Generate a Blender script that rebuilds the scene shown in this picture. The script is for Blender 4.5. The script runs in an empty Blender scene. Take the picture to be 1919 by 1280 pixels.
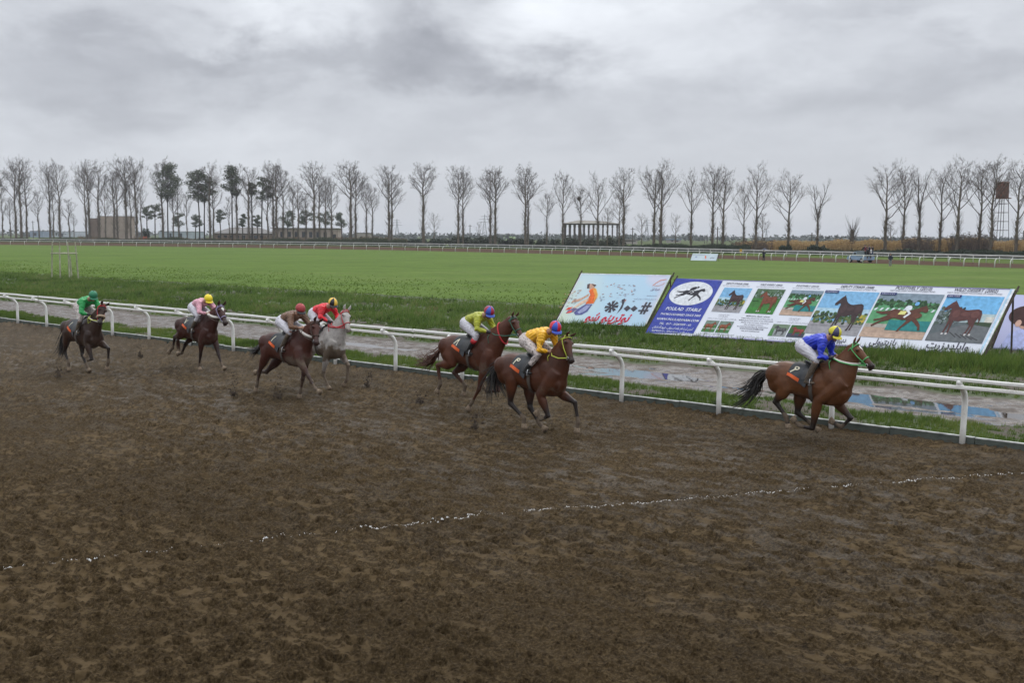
import bpy, bmesh, math, random
import numpy as np
from mathutils import Vector, Matrix, Euler
S = bpy.context.scene
COL = S.collection
R = math.radians
random.seed(7)

# ------------------------------------------------------------------ camera, sky, sun, exposure
FPX, CAMH, PITCH, ROLL = 1866.0, 3.7, R(6.087), R(0.37)
_F = Vector((0, math.cos(PITCH), -math.sin(PITCH)))
_R0 = Vector((1, 0, 0)); _U0 = _R0.cross(_F)
_R = math.cos(ROLL)*_R0 + math.sin(ROLL)*_U0
_U = -math.sin(ROLL)*_R0 + math.cos(ROLL)*_U0
cam_d = bpy.data.cameras.new('camera'); cam = bpy.data.objects.new('camera', cam_d); COL.objects.link(cam)
cam_d.sensor_width = 36; cam_d.lens = 36*FPX/1919; cam_d.clip_start = .1; cam_d.clip_end = 6000
m = Matrix((_R, _U, -_F)).transposed().to_4x4(); m.translation = Vector((0, 0, CAMH)); cam.matrix_world = m
S.camera = cam
def at(px, py, z=0.0):
    """the place on the ground seen at a point of the survey picture (1919 x 1280)"""
    d = _F + _R*((px-959.5)/FPX) - _U*((py-640)/FPX)
    return Vector((0, 0, CAMH)) + d*((z-CAMH)/d.z)
def far(px, Z, z=0.0):
    """the place at distance Z in the direction of picture column px (horizon row)"""
    return Vector(((px-959.5)/FPX*Z, Z, z))
def top_z(px, py, Z):
    return CAMH + (441+.0064*(px-960)-py)/FPX*Z

S.view_settings.view_transform = 'Standard'; S.view_settings.look = 'None'
S.view_settings.exposure = 0; S.view_settings.gamma = 1; S.view_settings.use_curve_mapping = False

W = bpy.data.worlds.new('World'); S.world = W; W.use_nodes = True
wn, wl = W.node_tree.nodes, W.node_tree.links; wn.clear()
def WN(t, **k):
    n = wn.new(t)
    for a, b in k.items(): setattr(n, a, b)
    return n
def wm(op, a, b=None, c=None):
    n = WN('ShaderNodeMath', operation=op)
    for i, v in enumerate((a, b, c)):
        if v is None: continue
        if isinstance(v, (int, float)): n.inputs[i].default_value = v
        else: wl.new(v, n.inputs[i])
    return n.outputs[0]
out = WN('ShaderNodeOutputWorld'); bg = WN('ShaderNodeBackground'); bg.inputs[1].default_value = .1
sky = WN('ShaderNodeTexSky', sky_type='NISHITA'); sky.sun_disc = False
SUN_EL, SUN_AZ = R(48), R(20)
sky.sun_elevation = SUN_EL; sky.sun_rotation = SUN_AZ
tc = WN('ShaderNodeTexCoord'); sp = WN('ShaderNodeSeparateXYZ'); wl.new(tc.outputs['Generated'], sp.inputs[0])
X, Y, Z_ = sp.outputs
zc = wm('MAXIMUM', Z_, 0.0); den = wm('ADD', zc, .16)
u = wm('DIVIDE', X, den); v = wm('DIVIDE', Y, den)
cb = WN('ShaderNodeCombineXYZ'); wl.new(u, cb.inputs[0]); wl.new(v, cb.inputs[1])
def wnoise(scale, detail, rough, dist=0.0, off=0.0):
    n = WN('ShaderNodeTexNoise'); n.inputs['Scale'].default_value = scale; n.inputs['Detail'].default_value = detail
    n.inputs['Roughness'].default_value = rough; n.inputs['Distortion'].default_value = dist
    ad = WN('ShaderNodeVectorMath', operation='ADD'); ad.inputs[1].default_value = (off, off*1.7, off*.3)
    wl.new(cb.outputs[0], ad.inputs[0]); wl.new(ad.outputs[0], n.inputs['Vector'])
    return n.outputs['Fac']
cb2 = WN('ShaderNodeCombineXYZ'); wl.new(X, cb2.inputs[0]); wl.new(Y, cb2.inputs[1]); wl.new(wm('MULTIPLY', Z_, 2.1), cb2.inputs[2])
def dnoise(scale, detail, rough, off):
    n = WN('ShaderNodeTexNoise'); n.inputs['Scale'].default_value = scale; n.inputs['Detail'].default_value = detail; n.inputs['Roughness'].default_value = rough; n.inputs['Distortion'].default_value = .25
    ad = WN('ShaderNodeVectorMath', operation='ADD'); ad.inputs[1].default_value = (off, off*1.7, off*.3); wl.new(cb2.outputs[0], ad.inputs[0]); wl.new(ad.outputs[0], n.inputs['Vector']); return n.outputs['Fac']
n1 = wnoise(.75, 6, .55, .3, 3.1); n2 = dnoise(6.5, 7, .56, 8.2); n3 = dnoise(9.0, 6, .55, 15.0); n4 = dnoise(15, 6, .6, 4.0)
az = wm('ARCTAN2', X, Y); el = wm('ARCSINE', Z_)
azw = wm('ADD', az, wm('MULTIPLY', wm('SUBTRACT', n2, .5), .20))
elw = wm('ADD', el, wm('MULTIPLY', wm('SUBTRACT', n3, .5), .17))
val = wm('ADD', .645, wm('MULTIPLY', wm('SUBTRACT', n1, .5), .16))
lowf = wm('MINIMUM', wm('MAXIMUM', wm('MULTIPLY', Z_, 7.), .12), 1.)
val = wm('ADD', val, wm('MULTIPLY', wm('ADD', wm('MULTIPLY', wm('SUBTRACT', n2, .5), .38), wm('MULTIPLY', wm('SUBTRACT', n4, .5), .17)), lowf))
# cloud masses: (column, row, half width, half height, brightness) of the survey picture turned into bearings
for px, py, sx, sy, a in [(800, 90, 150, 62, -.27), (940, 150, 110, 36, -.14), (1160, 30, 260, 85, .22), (1040, 60, 80, 50, .07), (430, 110, 110, 48, -.18), (160, 120, 150, 50, -.12), (620, 130, 70, 34, -.08),
                          (520, 50, 150, 35, .15), (620, 55, 60, 60, .14), (60, 20, 200, 45, .09), (1500, 70, 130, 60, .04), (1650, 170, 220, 60, -.08), (1850, 110, 110, 60, -.07),
                          (1500, 20, 260, 26, -.10), (960, 250, 420, 40, -.03), (480, 300, 500, 40, .05), (1450, 300, 500, 60, -.02), (1200, 200, 200, 50, -.04), (300, 190, 260, 30, -.05),
                          (1780, 30, 130, 30, .07), (700, 200, 160, 30, .03)]:
    a0 = math.atan((px-960)/FPX); e0 = math.atan((441-py)/FPX)*math.cos(a0)
    q = wm('ADD', wm('POWER', wm('DIVIDE', wm('SUBTRACT', azw, a0), sx/FPX), 2), wm('POWER', wm('DIVIDE', wm('SUBTRACT', elw, e0), sy/FPX), 2))
    val = wm('ADD', val, wm('MULTIPLY', wm('EXPONENT', wm('MULTIPLY', q, -.8)), a*1.05))
val = wm('MAXIMUM', val, .2)
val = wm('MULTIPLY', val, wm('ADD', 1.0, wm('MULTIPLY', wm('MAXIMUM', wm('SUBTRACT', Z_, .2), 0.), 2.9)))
cr = WN('ShaderNodeCombineColor')
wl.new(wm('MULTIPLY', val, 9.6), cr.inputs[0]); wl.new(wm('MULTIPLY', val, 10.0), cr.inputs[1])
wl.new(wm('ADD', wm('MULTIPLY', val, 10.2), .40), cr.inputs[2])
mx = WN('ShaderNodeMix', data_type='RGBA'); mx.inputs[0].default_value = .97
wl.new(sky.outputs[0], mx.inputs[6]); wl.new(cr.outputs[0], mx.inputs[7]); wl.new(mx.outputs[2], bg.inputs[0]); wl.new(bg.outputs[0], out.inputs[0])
sun_d = bpy.data.lights.new('sun', 'SUN'); sun_d.energy = .8; sun_d.angle = R(30); sun_d.color = (1, .97, .92)
sun = bpy.data.objects.new('sun', sun_d); COL.objects.link(sun)
sun.rotation_euler = (math.pi/2-SUN_EL, 0, -SUN_AZ+math.pi)

# ------------------------------------------------------------------ helpers
def link(o, parent=None):
    COL.objects.link(o)
    if parent is not None: o.parent = parent
    return o
def tag(o, label=None, category=None, group=None, kind=None):
    for k, v_ in (('label', label), ('category', category), ('group', group), ('kind', kind)):
        if v_: o[k] = v_
    return o
def empty(name, loc=(0, 0, 0), rz=0.0, **k):
    o = bpy.data.objects.new(name, None); o.location = loc; o.rotation_euler = (0, 0, rz); o.empty_display_size = .2
    link(o); return tag(o, **k)
def mesh(name, vs, fs, mats, parent=None, smooth=False, fm=None, attr=None, **k):
    me = bpy.data.meshes.new(name)
    me.from_pydata([tuple(p) for p in vs], [], [tuple(f) for f in fs])
    for mm in (mats if isinstance(mats, (list, tuple)) else [mats]): me.materials.append(mm)
    if fm is not None: me.polygons.foreach_set('material_index', np.array(fm, dtype=np.int32))
    if smooth: me.polygons.foreach_set('use_smooth', np.ones(len(me.polygons), dtype=bool))
    if attr is not None:
        a = me.color_attributes.new('mask', 'FLOAT_COLOR', 'POINT'); a.data.foreach_set('color', np.asarray(attr, dtype=np.float32).ravel())
    me.update(); o = bpy.data.objects.new(name, me); link(o, parent); return tag(o, **k)
def fastmesh(name, V, T, mat, attr=None, smooth=False, parent=None, **k):
    """numpy verts (n,3) and triangles/quads (m,k)"""
    me = bpy.data.meshes.new(name); V = np.asarray(V, dtype=np.float32); T = np.asarray(T, dtype=np.int32)
    n, kk = T.shape
    me.vertices.add(len(V)); me.vertices.foreach_set('co', V.ravel())
    me.loops.add(n*kk); me.loops.foreach_set('vertex_index', T.ravel())
    me.polygons.add(n); me.polygons.foreach_set('loop_start', np.arange(0, n*kk, kk, dtype=np.int32))
    me.polygons.foreach_set('loop_total', np.full(n, kk, dtype=np.int32))
    if smooth: me.polygons.foreach_set('use_smooth', np.ones(n, dtype=bool))
    me.materials.append(mat)
    if attr is not None:
        a = me.color_attributes.new('mask', 'FLOAT_COLOR', 'POINT'); a.data.foreach_set('color', np.asarray(attr, dtype=np.float32).ravel())
    me.update(calc_edges=True); me.validate()
    o = bpy.data.objects.new(name, me); link(o, parent); return tag(o, **k)

class MB:
    """collects boxes, tubes, lofts into one mesh"""
    def __init__(s): s.v = []; s.f = []; s.m = []
    def add(s, vs, fs, mi=0):
        b = len(s.v); s.v += [Vector(p) for p in vs]; s.f += [tuple(i+b for i in f) for f in fs]; s.m += [mi]*len(fs); return s
    def box(s, c, d, rz=0.0, mi=0, mat=None):
        M = mat or Matrix.Rotation(rz, 3, 'Z'); c = Vector(c)
        vs = [c + M @ Vector((x*d[0]/2, y*d[1]/2, z*d[2]/2)) for x in (-1, 1) for y in (-1, 1) for z in (-1, 1)]
        return s.add(vs, [(0, 1, 3, 2), (4, 6, 7, 5), (0, 4, 5, 1), (2, 3, 7, 6), (0, 2, 6, 4), (1, 5, 7, 3)], mi)
    def tube(s, pts, rad, n=6, mi=0, cap=True, flat=None):
        pts = [Vector(p) for p in pts]; rr = rad if isinstance(rad, (list, tuple)) else [rad]*len(pts)
        prev = None; vs = []; fs = []
        for i, p in enumerate(pts):
            t = (pts[min(i+1, len(pts)-1)]-pts[max(i-1, 0)])
            t = t.normalized() if t.length > 1e-9 else Vector((0, 0, 1))
            if prev is None:
                a = t.cross(Vector((0, 0, 1)) if abs(t.z) < .9 else Vector((1, 0, 0))).normalized()
            else:
                a = prev - t*prev.dot(t); a = a.normalized() if a.length > 1e-6 else t.orthogonal().normalized()
            prev = a; b = t.cross(a)
            for j in range(n):
                th = 2*math.pi*j/n; vs.append(p + (a*math.cos(th) + b*math.sin(th))*rr[i])
        for i in range(len(pts)-1):
            for j in range(n): fs.append((i*n+j, i*n+(j+1) % n, (i+1)*n+(j+1) % n, (i+1)*n+j))
        if cap: fs += [tuple(range(n))[::-1], tuple(range((len(pts)-1)*n, len(pts)*n))]
        return s.add(vs, fs, mi)
    def rings(s, rings_, mi=0):
        n = len(rings_[0]); vs = [p for r in rings_ for p in r]; fs = []
        for i in range(len(rings_)-1):
            for j in range(n): fs.append((i*n+j, i*n+(j+1) % n, (i+1)*n+(j+1) % n, (i+1)*n+j))
        fs += [tuple(range(n))[::-1], tuple(range((len(rings_)-1)*n, len(rings_)*n))]
        return s.add(vs, fs, mi)
    def ball(s, c, r, mi=0, nu=12, nv=8, M=None, half=False):
        c = Vector(c); r = (r, r, r) if isinstance(r, (int, float)) else r; M = M or Matrix.Identity(3); rr = []
        lo = 0.0 if half else -math.pi/2
        for i in range(nv+1):
            ph = lo + (math.pi/2-lo)*i/nv; k = max(math.cos(ph), .02)
            rr.append([c + M @ Vector((r[0]*k*math.cos(2*math.pi*j/nu), r[1]*k*math.sin(2*math.pi*j/nu), r[2]*math.sin(ph))) for j in range(nu)])
        return s.rings(rr, mi)
    def build(s, name, mats, parent=None, smooth=False, **k):
        return mesh(name, s.v, s.f, mats, parent, smooth, s.m if isinstance(mats, (list, tuple)) else None, **k)

def remesh(name, mb, mat, voxel, parent=None, smooth_it=4, fac=.5, colour=None, noise=None, dec=None, **k):
    """closed overlapping shapes -> one continuous smooth skin"""
    me = bpy.data.meshes.new(name+'_src'); me.from_pydata([tuple(p) for p in mb.v], [], mb.f)
    bm = bmesh.new(); bm.from_mesh(me); bmesh.ops.recalc_face_normals(bm, faces=bm.faces[:]); bm.to_mesh(me); bm.free()
    o = bpy.data.objects.new(name+'_src', me); COL.objects.link(o)
    r = o.modifiers.new('r', 'REMESH'); r.mode = 'VOXEL'; r.voxel_size = voxel
    if smooth_it:
        q = o.modifiers.new('s', 'SMOOTH'); q.factor = fac; q.iterations = smooth_it
    if dec:
        q = o.modifiers.new('d', 'DECIMATE'); q.ratio = dec
    bpy.context.view_layer.update()
    nm = bpy.data.meshes.new_from_object(o.evaluated_get(bpy.context.evaluated_depsgraph_get()))
    bpy.data.objects.remove(o); bpy.data.meshes.remove(me)
    nm.name = name; n = len(nm.vertices); co = np.empty(n*3, dtype=np.float32); nm.vertices.foreach_get('co', co); co = co.reshape(-1, 3)
    if noise is not None:
        no = np.empty(n*3, dtype=np.float32); nm.vertices.foreach_get('normal', no); no = no.reshape(-1, 3)
        co = co + no*noise(co)[:, None]; nm.vertices.foreach_set('co', co.ravel())
    nm.materials.clear(); nm.materials.append(mat)
    nm.polygons.foreach_set('use_smooth', np.ones(len(nm.polygons), dtype=bool))
    if colour is not None:
        a = nm.color_attributes.new('mask', 'FLOAT_COLOR', 'POINT'); a.data.foreach_set('color', colour(co).astype(np.float32).ravel())
    nm.update(); o = bpy.data.objects.new(name, nm); link(o, parent); return tag(o, **k)

# ---- numpy noise
def vnoise(x, y, seed=0):
    xi = np.floor(x).astype(np.int64); yi = np.floor(y).astype(np.int64); fx = x-xi; fy = y-yi
    fx = fx*fx*(3-2*fx); fy = fy*fy*(3-2*fy)
    def h(a, b):
        q = (a*374761393 + b*668265263 + seed*1442695041) & 0xffffffff
        q = ((q ^ (q >> 13))*1274126177) & 0xffffffff
        return ((q ^ (q >> 16)) & 0xffff)/65535.0
    return (h(xi, yi)*(1-fx) + h(xi+1, yi)*fx)*(1-fy) + (h(xi, yi+1)*(1-fx) + h(xi+1, yi+1)*fx)*fy
def fbm(x, y, o=4, seed=0, g=.5):
    s_ = 0; a = 1; t = 0
    for i in range(o):
        s_ = s_ + a*vnoise(x*2**i+17*i, y*2**i-9*i, seed+i); t += a; a *= g
    return s_/t

# ---- materials
def M_(name, col, rough=.6, metal=0.0, var=.0, scale=8.0, bump=0.0, bscale=40.0, spec=.5, emit=None):
    mt = bpy.data.materials.new(name); mt.use_nodes = True; nt = mt.node_tree; b = nt.nodes['Principled BSDF']
    b.inputs['Base Color'].default_value = (*col, 1); b.inputs['Roughness'].default_value = rough; b.inputs['Metallic'].default_value = metal
    b.inputs['Specular IOR Level'].default_value = spec
    co = nt.nodes.new('ShaderNodeTexCoord')
    if var:
        n = nt.nodes.new('ShaderNodeTexNoise'); n.inputs['Scale'].default_value = scale; n.inputs['Detail'].default_value = 5
        nt.links.new(co.outputs['Object'], n.inputs['Vector'])
        r = nt.nodes.new('ShaderNodeValToRGB'); r.color_ramp.elements[0].position = .3; r.color_ramp.elements[1].position = .7
        r.color_ramp.elements[0].color = (*[c*(1-var) for c in col], 1); r.color_ramp.elements[1].color = (*[min(1, c*(1+var)) for c in col], 1)
        nt.links.new(n.outputs['Fac'], r.inputs[0]); nt.links.new(r.outputs[0], b.inputs['Base Color'])
    if bump:
        n = nt.nodes.new('ShaderNodeTexNoise'); n.inputs['Scale'].default_value = bscale; n.inputs['Detail'].default_value = 4
        nt.links.new(co.outputs['Object'], n.inputs['Vector'])
        bp = nt.nodes.new('ShaderNodeBump'); bp.inputs['Strength'].default_value = 1; bp.inputs['Distance'].default_value = bump
        nt.links.new(n.outputs['Fac'], bp.inputs['Height']); nt.links.new(bp.outputs[0], b.inputs['Normal'])
    return mt
class NT:
    def __init__(s, name):
        s.m = bpy.data.materials.new(name); s.m.use_nodes = True; s.t = s.m.node_tree; s.b = s.t.nodes['Principled BSDF']
        s.co = s.t.nodes.new('ShaderNodeTexCoord').outputs['Object']; s.at = None
    def n(s, t, **k):
        q = s.t.nodes.new(t)
        for a, b in k.items(): setattr(q, a, b)
        return q
    def L(s, a, b): s.t.links.new(a, b)
    def mask(s):
        if s.at is None:
            a = s.n('ShaderNodeAttribute', attribute_name='mask'); sp_ = s.n('ShaderNodeSeparateColor'); s.L(a.outputs['Color'], sp_.inputs[0])
            s.at = (sp_.outputs[0], sp_.outputs[1], sp_.outputs[2], a.outputs['Color'])
        return s.at
    def noise(s, scale, detail=4, rough=.5, dist=0., vec=None, stretch=None):
        q = s.n('ShaderNodeTexNoise'); q.inputs['Scale'].default_value = scale; q.inputs['Detail'].default_value = detail
        q.inputs['Roughness'].default_value = rough; q.inputs['Distortion'].default_value = dist
        v_ = vec or s.co
        if stretch:
            mp = s.n('ShaderNodeMapping'); mp.inputs['Scale'].default_value = stretch[:3]
            if len(stretch) > 3: mp.inputs['Rotation'].default_value = (0, 0, stretch[3])
            s.L(v_, mp.inputs[0]); v_ = mp.outputs[0]
        s.L(v_, q.inputs['Vector']); return q.outputs['Fac']
    def ramp(s, f, *st):
        q = s.n('ShaderNodeValToRGB'); e = q.color_ramp.elements
        while len(e) < len(st): e.new(.5)
        for i, (p, c) in enumerate(st):
            e[i].position = p; e[i].color = (*c, 1) if isinstance(c, (tuple, list)) else (c, c, c, 1)
        s.L(f, q.inputs[0]); return q.outputs[0]
    def mix(s, f, a, b, mode='MIX'):
        q = s.n('ShaderNodeMix', data_type='RGBA', blend_type=mode)
        for i, x in ((0, f), (6, a), (7, b)):
            if isinstance(x, (int, float)): q.inputs[i].default_value = x
            elif isinstance(x, (tuple, list)): q.inputs[i].default_value = (*x, 1)
            else: s.L(x, q.inputs[i])
        return q.outputs[2]
    def math(s, op, a, b=0., clamp=False):
        q = s.n('ShaderNodeMath', operation=op, use_clamp=clamp)
        for i, x in enumerate((a, b)):
            if isinstance(x, (int, float)): q.inputs[i].default_value = x
            else: s.L(x, q.inputs[i])
        return q.outputs[0]
    def base(s, c): s.L(c, s.b.inputs['Base Color'])
    def rough(s, r):
        if isinstance(r, (int, float)): s.b.inputs['Roughness'].default_value = r
        else: s.L(r, s.b.inputs['Roughness'])
    def bump(s, h, d, st=1.0):
        q = s.n('ShaderNodeBump'); q.inputs['Strength'].default_value = st; q.inputs['Distance'].default_value = d
        s.L(h, q.inputs['Height']); s.L(q.outputs[0], s.b.inputs['Normal'])

# ---- the race line frame: a along the rail (towards the right), p across it (into the infield)
RD = Vector((.7799, -.6259, 0)); RN = Vector((.6259, .7799, 0)); RC = Vector((-4.606, 27.829, 0))
def rp(a, p, z=0.0): return RC + RD*a + RN*p + Vector((0, 0, z))
def rp_np(a, p, z): return np.stack([RC.x+RD.x*a+RN.x*p, RC.y+RD.y*a+RN.y*p, z], -1)

# ================================================================== SETTING
# far ground: one sheet to the horizon
g = NT('far_soil'); c = g.ramp(g.noise(.02, 5), (.35, (.05, .075, .025)), (.65, (.085, .10, .04))); g.base(c); g.rough(.9); g.b.inputs['Specular IOR Level'].default_value = .03
mesh('ground', [(-4000, -60, -.35), (4000, -60, -.35), (4000, 4500, -.35), (-4000, 4500, -.35)], [(0, 1, 2, 3)], g.m, kind='structure')

# --- mud of the near track
mud = NT('track_mud'); pa, wet, clod, _ = mud.mask()
fine = mud.noise(26, 9, .78); mid = mud.noise(9, 6, .65)
dark = mud.ramp(fine, (.37, (.014, .0088, .0040)), (.50, (.052, .0345, .0160)), (.63, (.112, .079, .041)))
pale = mud.ramp(mid, (.3, (.085, .057, .028)), (.7, (.142, .100, .054)))
col = mud.mix(pa, dark, pale)
streak = mud.noise(2.6, 6, .66, .2)
grey = mud.ramp(fine, (.38, (.018, .0125, .008)), (.62, (.120, .091, .064)))
col = mud.mix(mud.math('MULTIPLY', wet, .75), col, grey)
big = mud.ramp(mud.noise(.35, 3), (.3, .86), (.7, 1.12))
col = mud.mix(1.0, col, big, 'MULTIPLY')
mud.base(col)
ro = mud.ramp(mud.math('ADD', mud.math('MULTIPLY', wet, .55), mud.math('MULTIPLY', streak, .6), True), (.50, .9), (.62, .6), (.80, .26))
mud.rough(ro); mud.L(mud.math('ADD', .08, mud.math('MULTIPLY', wet, .45)), mud.b.inputs['Specular IOR Level'])
mud.bump(mud.math('ADD', mud.math('MULTIPLY', fine, .8), mid), .05, 1.)

CA, CP = 21.0, -18.8   # camera foot in (a, p)
nr, nt_ = 620, 900
rr = 1/np.linspace(1/6.6, 1/95., nr); th = np.linspace(-R(37), R(34), nt_)
RR, TH = np.meshgrid(rr, th, indexing='ij')
gx = RR*np.sin(TH); gy = RR*np.cos(TH)
ga = (gx-RC.x)*RD.x+(gy-RC.y)*RD.y; gp = (gx-RC.x)*RN.x+(gy-RC.y)*RN.y
lw = fbm(ga*.9, gp*1.5, 4, 3)
scuff = fbm(ga*8+2*vnoise(ga*3, gp*3, 5), gp*15, 4, 11)
patch = np.clip((scuff-.585)/.06, 0, 1)*np.clip((fbm(ga*.8, gp*.8, 3, 21)-.30)/.25, .2, .9)
cl = fbm(ga*13, gp*13, 4, 31, .62); cl2 = np.abs(fbm(ga*28, gp*28, 3, 41)-.5)*2
hz = (lw-.5)*.07 + (cl-.5)*.07*(1-.8*patch) - cl2*.02*(1-patch) + np.clip(cl-.62, 0, 1)*.10*(1-patch)
# hoof dents in the galloped lane
def worley(x, y, seed):
    xi = np.floor(x).astype(np.int64); yi = np.floor(y).astype(np.int64); best = np.full(x.shape, 9.)
    for ox_ in (-1, 0, 1):
        for oy_ in (-1, 0, 1):
            a = xi+ox_; b = yi+oy_; q = (a*374761393 + b*668265263 + seed*1442695041) & 0xffffffff; q = ((q ^ (q >> 13))*1274126177) & 0xffffffff
            best = np.minimum(best, np.hypot(x-(a+.15+.7*((q & 0xffff)/65535.)), y-(b+.15+.7*(((q >> 16) & 0xffff)/65535.))))
    return best
dn = worley(ga/.42, gp/.34, 5)*.38; lane = np.clip((fbm(ga*.25, gp*.6, 3, 61)-.38)/.15, .15, 1)
hz = hz + lane*(-.055*np.clip(1-(dn/.085)**2, 0, 1)**.7 + .028*np.exp(-((dn-.115)/.028)**2))
cl3 = worley(ga/.11, gp/.11, 9)*.11; hz += .022*np.clip(1-(cl3/.045)**2, 0, 1)*(1-patch)*np.clip((fbm(ga*2, gp*2, 3, 15)-.4)/.15, 0, 1)
bank = np.exp(-((gp-.05)/.30)**2)*(.07+.09*(fbm(ga*.9, ga*0, 4, 99)-.4)); hz += bank
hz = hz - .045
wetm = np.clip((fbm(ga*2.6, gp*6.5, 5, 51, .68)-.47)/.16, 0, 1)*np.clip(1.15-np.abs(gp+5.0)/7.5, 0, 1)**.6
wetm = np.maximum(wetm*.5*np.clip((gp+13)/5, .12, 1), np.clip((RR-22)/60, 0, .3))
V = np.stack([gx, gy, hz], -1).reshape(-1, 3)
att = np.stack([patch*(1-.5*wetm), wetm, cl, np.ones_like(cl)], -1).reshape(-1, 4)
idx = np.arange(nr*nt_).reshape(nr, nt_)
Q = np.stack([idx[:-1, :-1], idx[:-1, 1:], idx[1:, 1:], idx[1:, :-1]], -1).reshape(-1, 4)
pc = gp.reshape(-1)[Q].max(1); Q = Q[pc < .10]
used = np.zeros(len(V), bool); used[Q.ravel()] = True; rem = np.cumsum(used)-1
track = fastmesh('dirt_track', V[used], rem[Q], mud.m, att[used], smooth=True, kind='structure')
mesh('dirt_base', [rp(-200, -45, -.22), rp(60, -45, -.22), rp(60, .06, -.22), rp(-200, .06, -.22)], [(0, 1, 2, 3)], M_('track_base', (.07, .05, .033), .8, var=.3), kind='structure')

# --- chalk line: broken lumps of lime on the mud
cm = M_('chalk', (.62, .61, .60), .9, var=.3, scale=24)
rng = random.Random(5); vs, fs = [], []
ch = [at(-160, 1073), at(0, 1057), at(960, 955), at(1919, 880), at(2100, 867)]
for i in range(len(ch)-1):
    a, b = ch[i], ch[i+1]; L = (b-a).length; n = int(L*150)
    for k in range(n):
        t = (k+rng.random())/n; q = a.lerp(b, t); s_ = i*9+t*L
        den_ = fbm(np.array([s_*3.1]), np.array([3.3]), 3, 9)[0]
        den2 = vnoise(np.array([(i*9+t*L)*.7]), np.array([7.3]), 19)[0]
        if rng.random() > min(1, max(.16, (den_-.31)*3.2)*(.45+den2)): continue
        r_ = rng.uniform(.002, .011)*(.4+den_)*(1.9 if rng.random() < .06 else 1); off = (b-a).normalized().cross(Vector((0, 0, 1)))*(rng.gauss(0, .015)+.03*(fbm(np.array([s_*1.7]), np.array([1.]), 3, 5)[0]-.5))
        c = q+off; rad_ = math.hypot(c.x, c.y); i_ = int(np.clip(round((1/rad_-1/6.6)/(1/95.-1/6.6)*(nr-1)), 0, nr-1)); j_ = int(np.clip(round((math.atan2(c.x, c.y)+R(37))/R(71)*(nt_-1)), 0, nt_-1)); c.z = hz[i_, j_]+.002; bi = len(vs); m6 = 6
        for j in range(m6):
            an = 2*math.pi*j/m6; vs.append(c+Vector((math.cos(an)*r_*rng.uniform(.8, 2.1), math.sin(an)*r_*rng.uniform(.6, 1.3), -.014)))
        vs.append(c+Vector((0, 0, r_*.45+.002)))
        for j in range(m6): fs.append((bi+j, bi+(j+1) % m6, bi+m6))
mesh('chalk_line', vs, fs, cm, kind='stuff', label='broken white chalk line crossing the brown mud of the track', category='chalk line')

# --- verge, muddy path and rough grass behind the rail
PA, PB = 2.55, 6.3           # path edges (across)
def edge(a, e): return e + (fbm(a*.35, a*0+e, 4, 61)-.5)*1.5 + (fbm(a*1.6, a*0+e*3, 3, 66)-.5)*.5
def infield_h(a, p):
    inp = np.clip((p-edge(a, PA))/.35, 0, 1)*np.clip((edge(a, PB)-p)/.35, 0, 1)
    rut = (fbm(a*.5, p*2.6, 4, 71)-.5)*.085 + (fbm(a*4, p*7, 3, 73)-.5)*.035
    pool = (np.exp(-(((a-6.6)/1.9)**2+((p-4.5)/.85)**2)) + np.exp(-(((a-14.3)/2.6)**2+((p-4.4)/.75)**2)) + .6*np.exp(-(((a-16.2)/1.1)**2+((p-2.75)/.45)**2))
            + .42*np.exp(-(((a+5)/4)**2+((p-4.3)/.4)**2)) + .3*np.exp(-(((a+17)/7)**2+((p-4.0)/.4)**2)) + .25*np.exp(-(((a-10.3)/1.8)**2+((p-3.6)/.35)**2)))
    h = -.035*inp + rut*(.35+.65*inp) - .075*pool*inp + .03*np.clip(1-p/.5, 0, 1) + (fbm(a*.8, p*.8, 3, 75)-.5)*.07*(1-inp)
    h = h + .10*np.clip((p-12)/6, 0, 1)*(1-np.clip((p-19)/6, 0, 1))
    return h, inp, pool
ins = NT('verge_and_path'); g_, pt_, br_, _ = ins.mask()
f1 = ins.noise(30, 5, .6); f2 = ins.noise(5, 5, .6)
gr = ins.ramp(f1, (.3, (.022, .034, .009)), (.7, (.060, .085, .020)))
soil = ins.ramp(f1, (.3, (.025, .018, .012)), (.7, (.085, .062, .042)))
pathc = ins.ramp(f2, (.3, (.045, .034, .027)), (.7, (.120, .096, .080)))
c = ins.mix(g_, soil, gr); c = ins.mix(pt_, c, pathc); ins.base(c)
ins.rough(ins.mix(ins.math('MULTIPLY', pt_, ins.ramp(ins.noise(2.2, 6, .65, stretch=(1.0, 1.0, 1)), (.42, 0.), (.6, 1.))), (.85,)*3, (.22,)*3))
ins.bump(f1, .02, .8)
aa = np.linspace(-75, 30, 2400); a1 = aa; p1 = np.concatenate([np.linspace(.10, 7.2, 150), np.linspace(7.35, 24, 70)])
A_, P_ = np.meshgrid(a1, p1, indexing='ij'); h_, inp_, _p = infield_h(A_, P_)
gm = np.clip((fbm(A_*.9, P_*1.4, 4, 81)-.33)/.16, 0, 1)*(1-inp_); near_edge = np.exp(-((P_-edge(A_, PB)-1.3)/.7)**2)*.55
gm = np.clip(gm-near_edge*np.clip((fbm(A_*.8, P_*2, 3, 83)-.4)/.1, 0, 1), 0, 1)
att = np.stack([gm, inp_, h_, np.ones_like(h_)], -1).reshape(-1, 4)
idx = np.arange(A_.size).reshape(A_.shape); Q = np.stack([idx[:-1, :-1], idx[1:, :-1], idx[1:, 1:], idx[:-1, 1:]], -1).reshape(-1, 4)
fastmesh('infield_path', rp_np(A_, P_, h_).reshape(-1, 3), Q, ins.m, att, smooth=True, kind='structure')
wat = NT('puddle_water'); wat.b.inputs['Base Color'].default_value = (.045, .036, .030, 1); wat.rough(.03); wat.b.inputs['IOR'].default_value = 1.33
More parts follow.
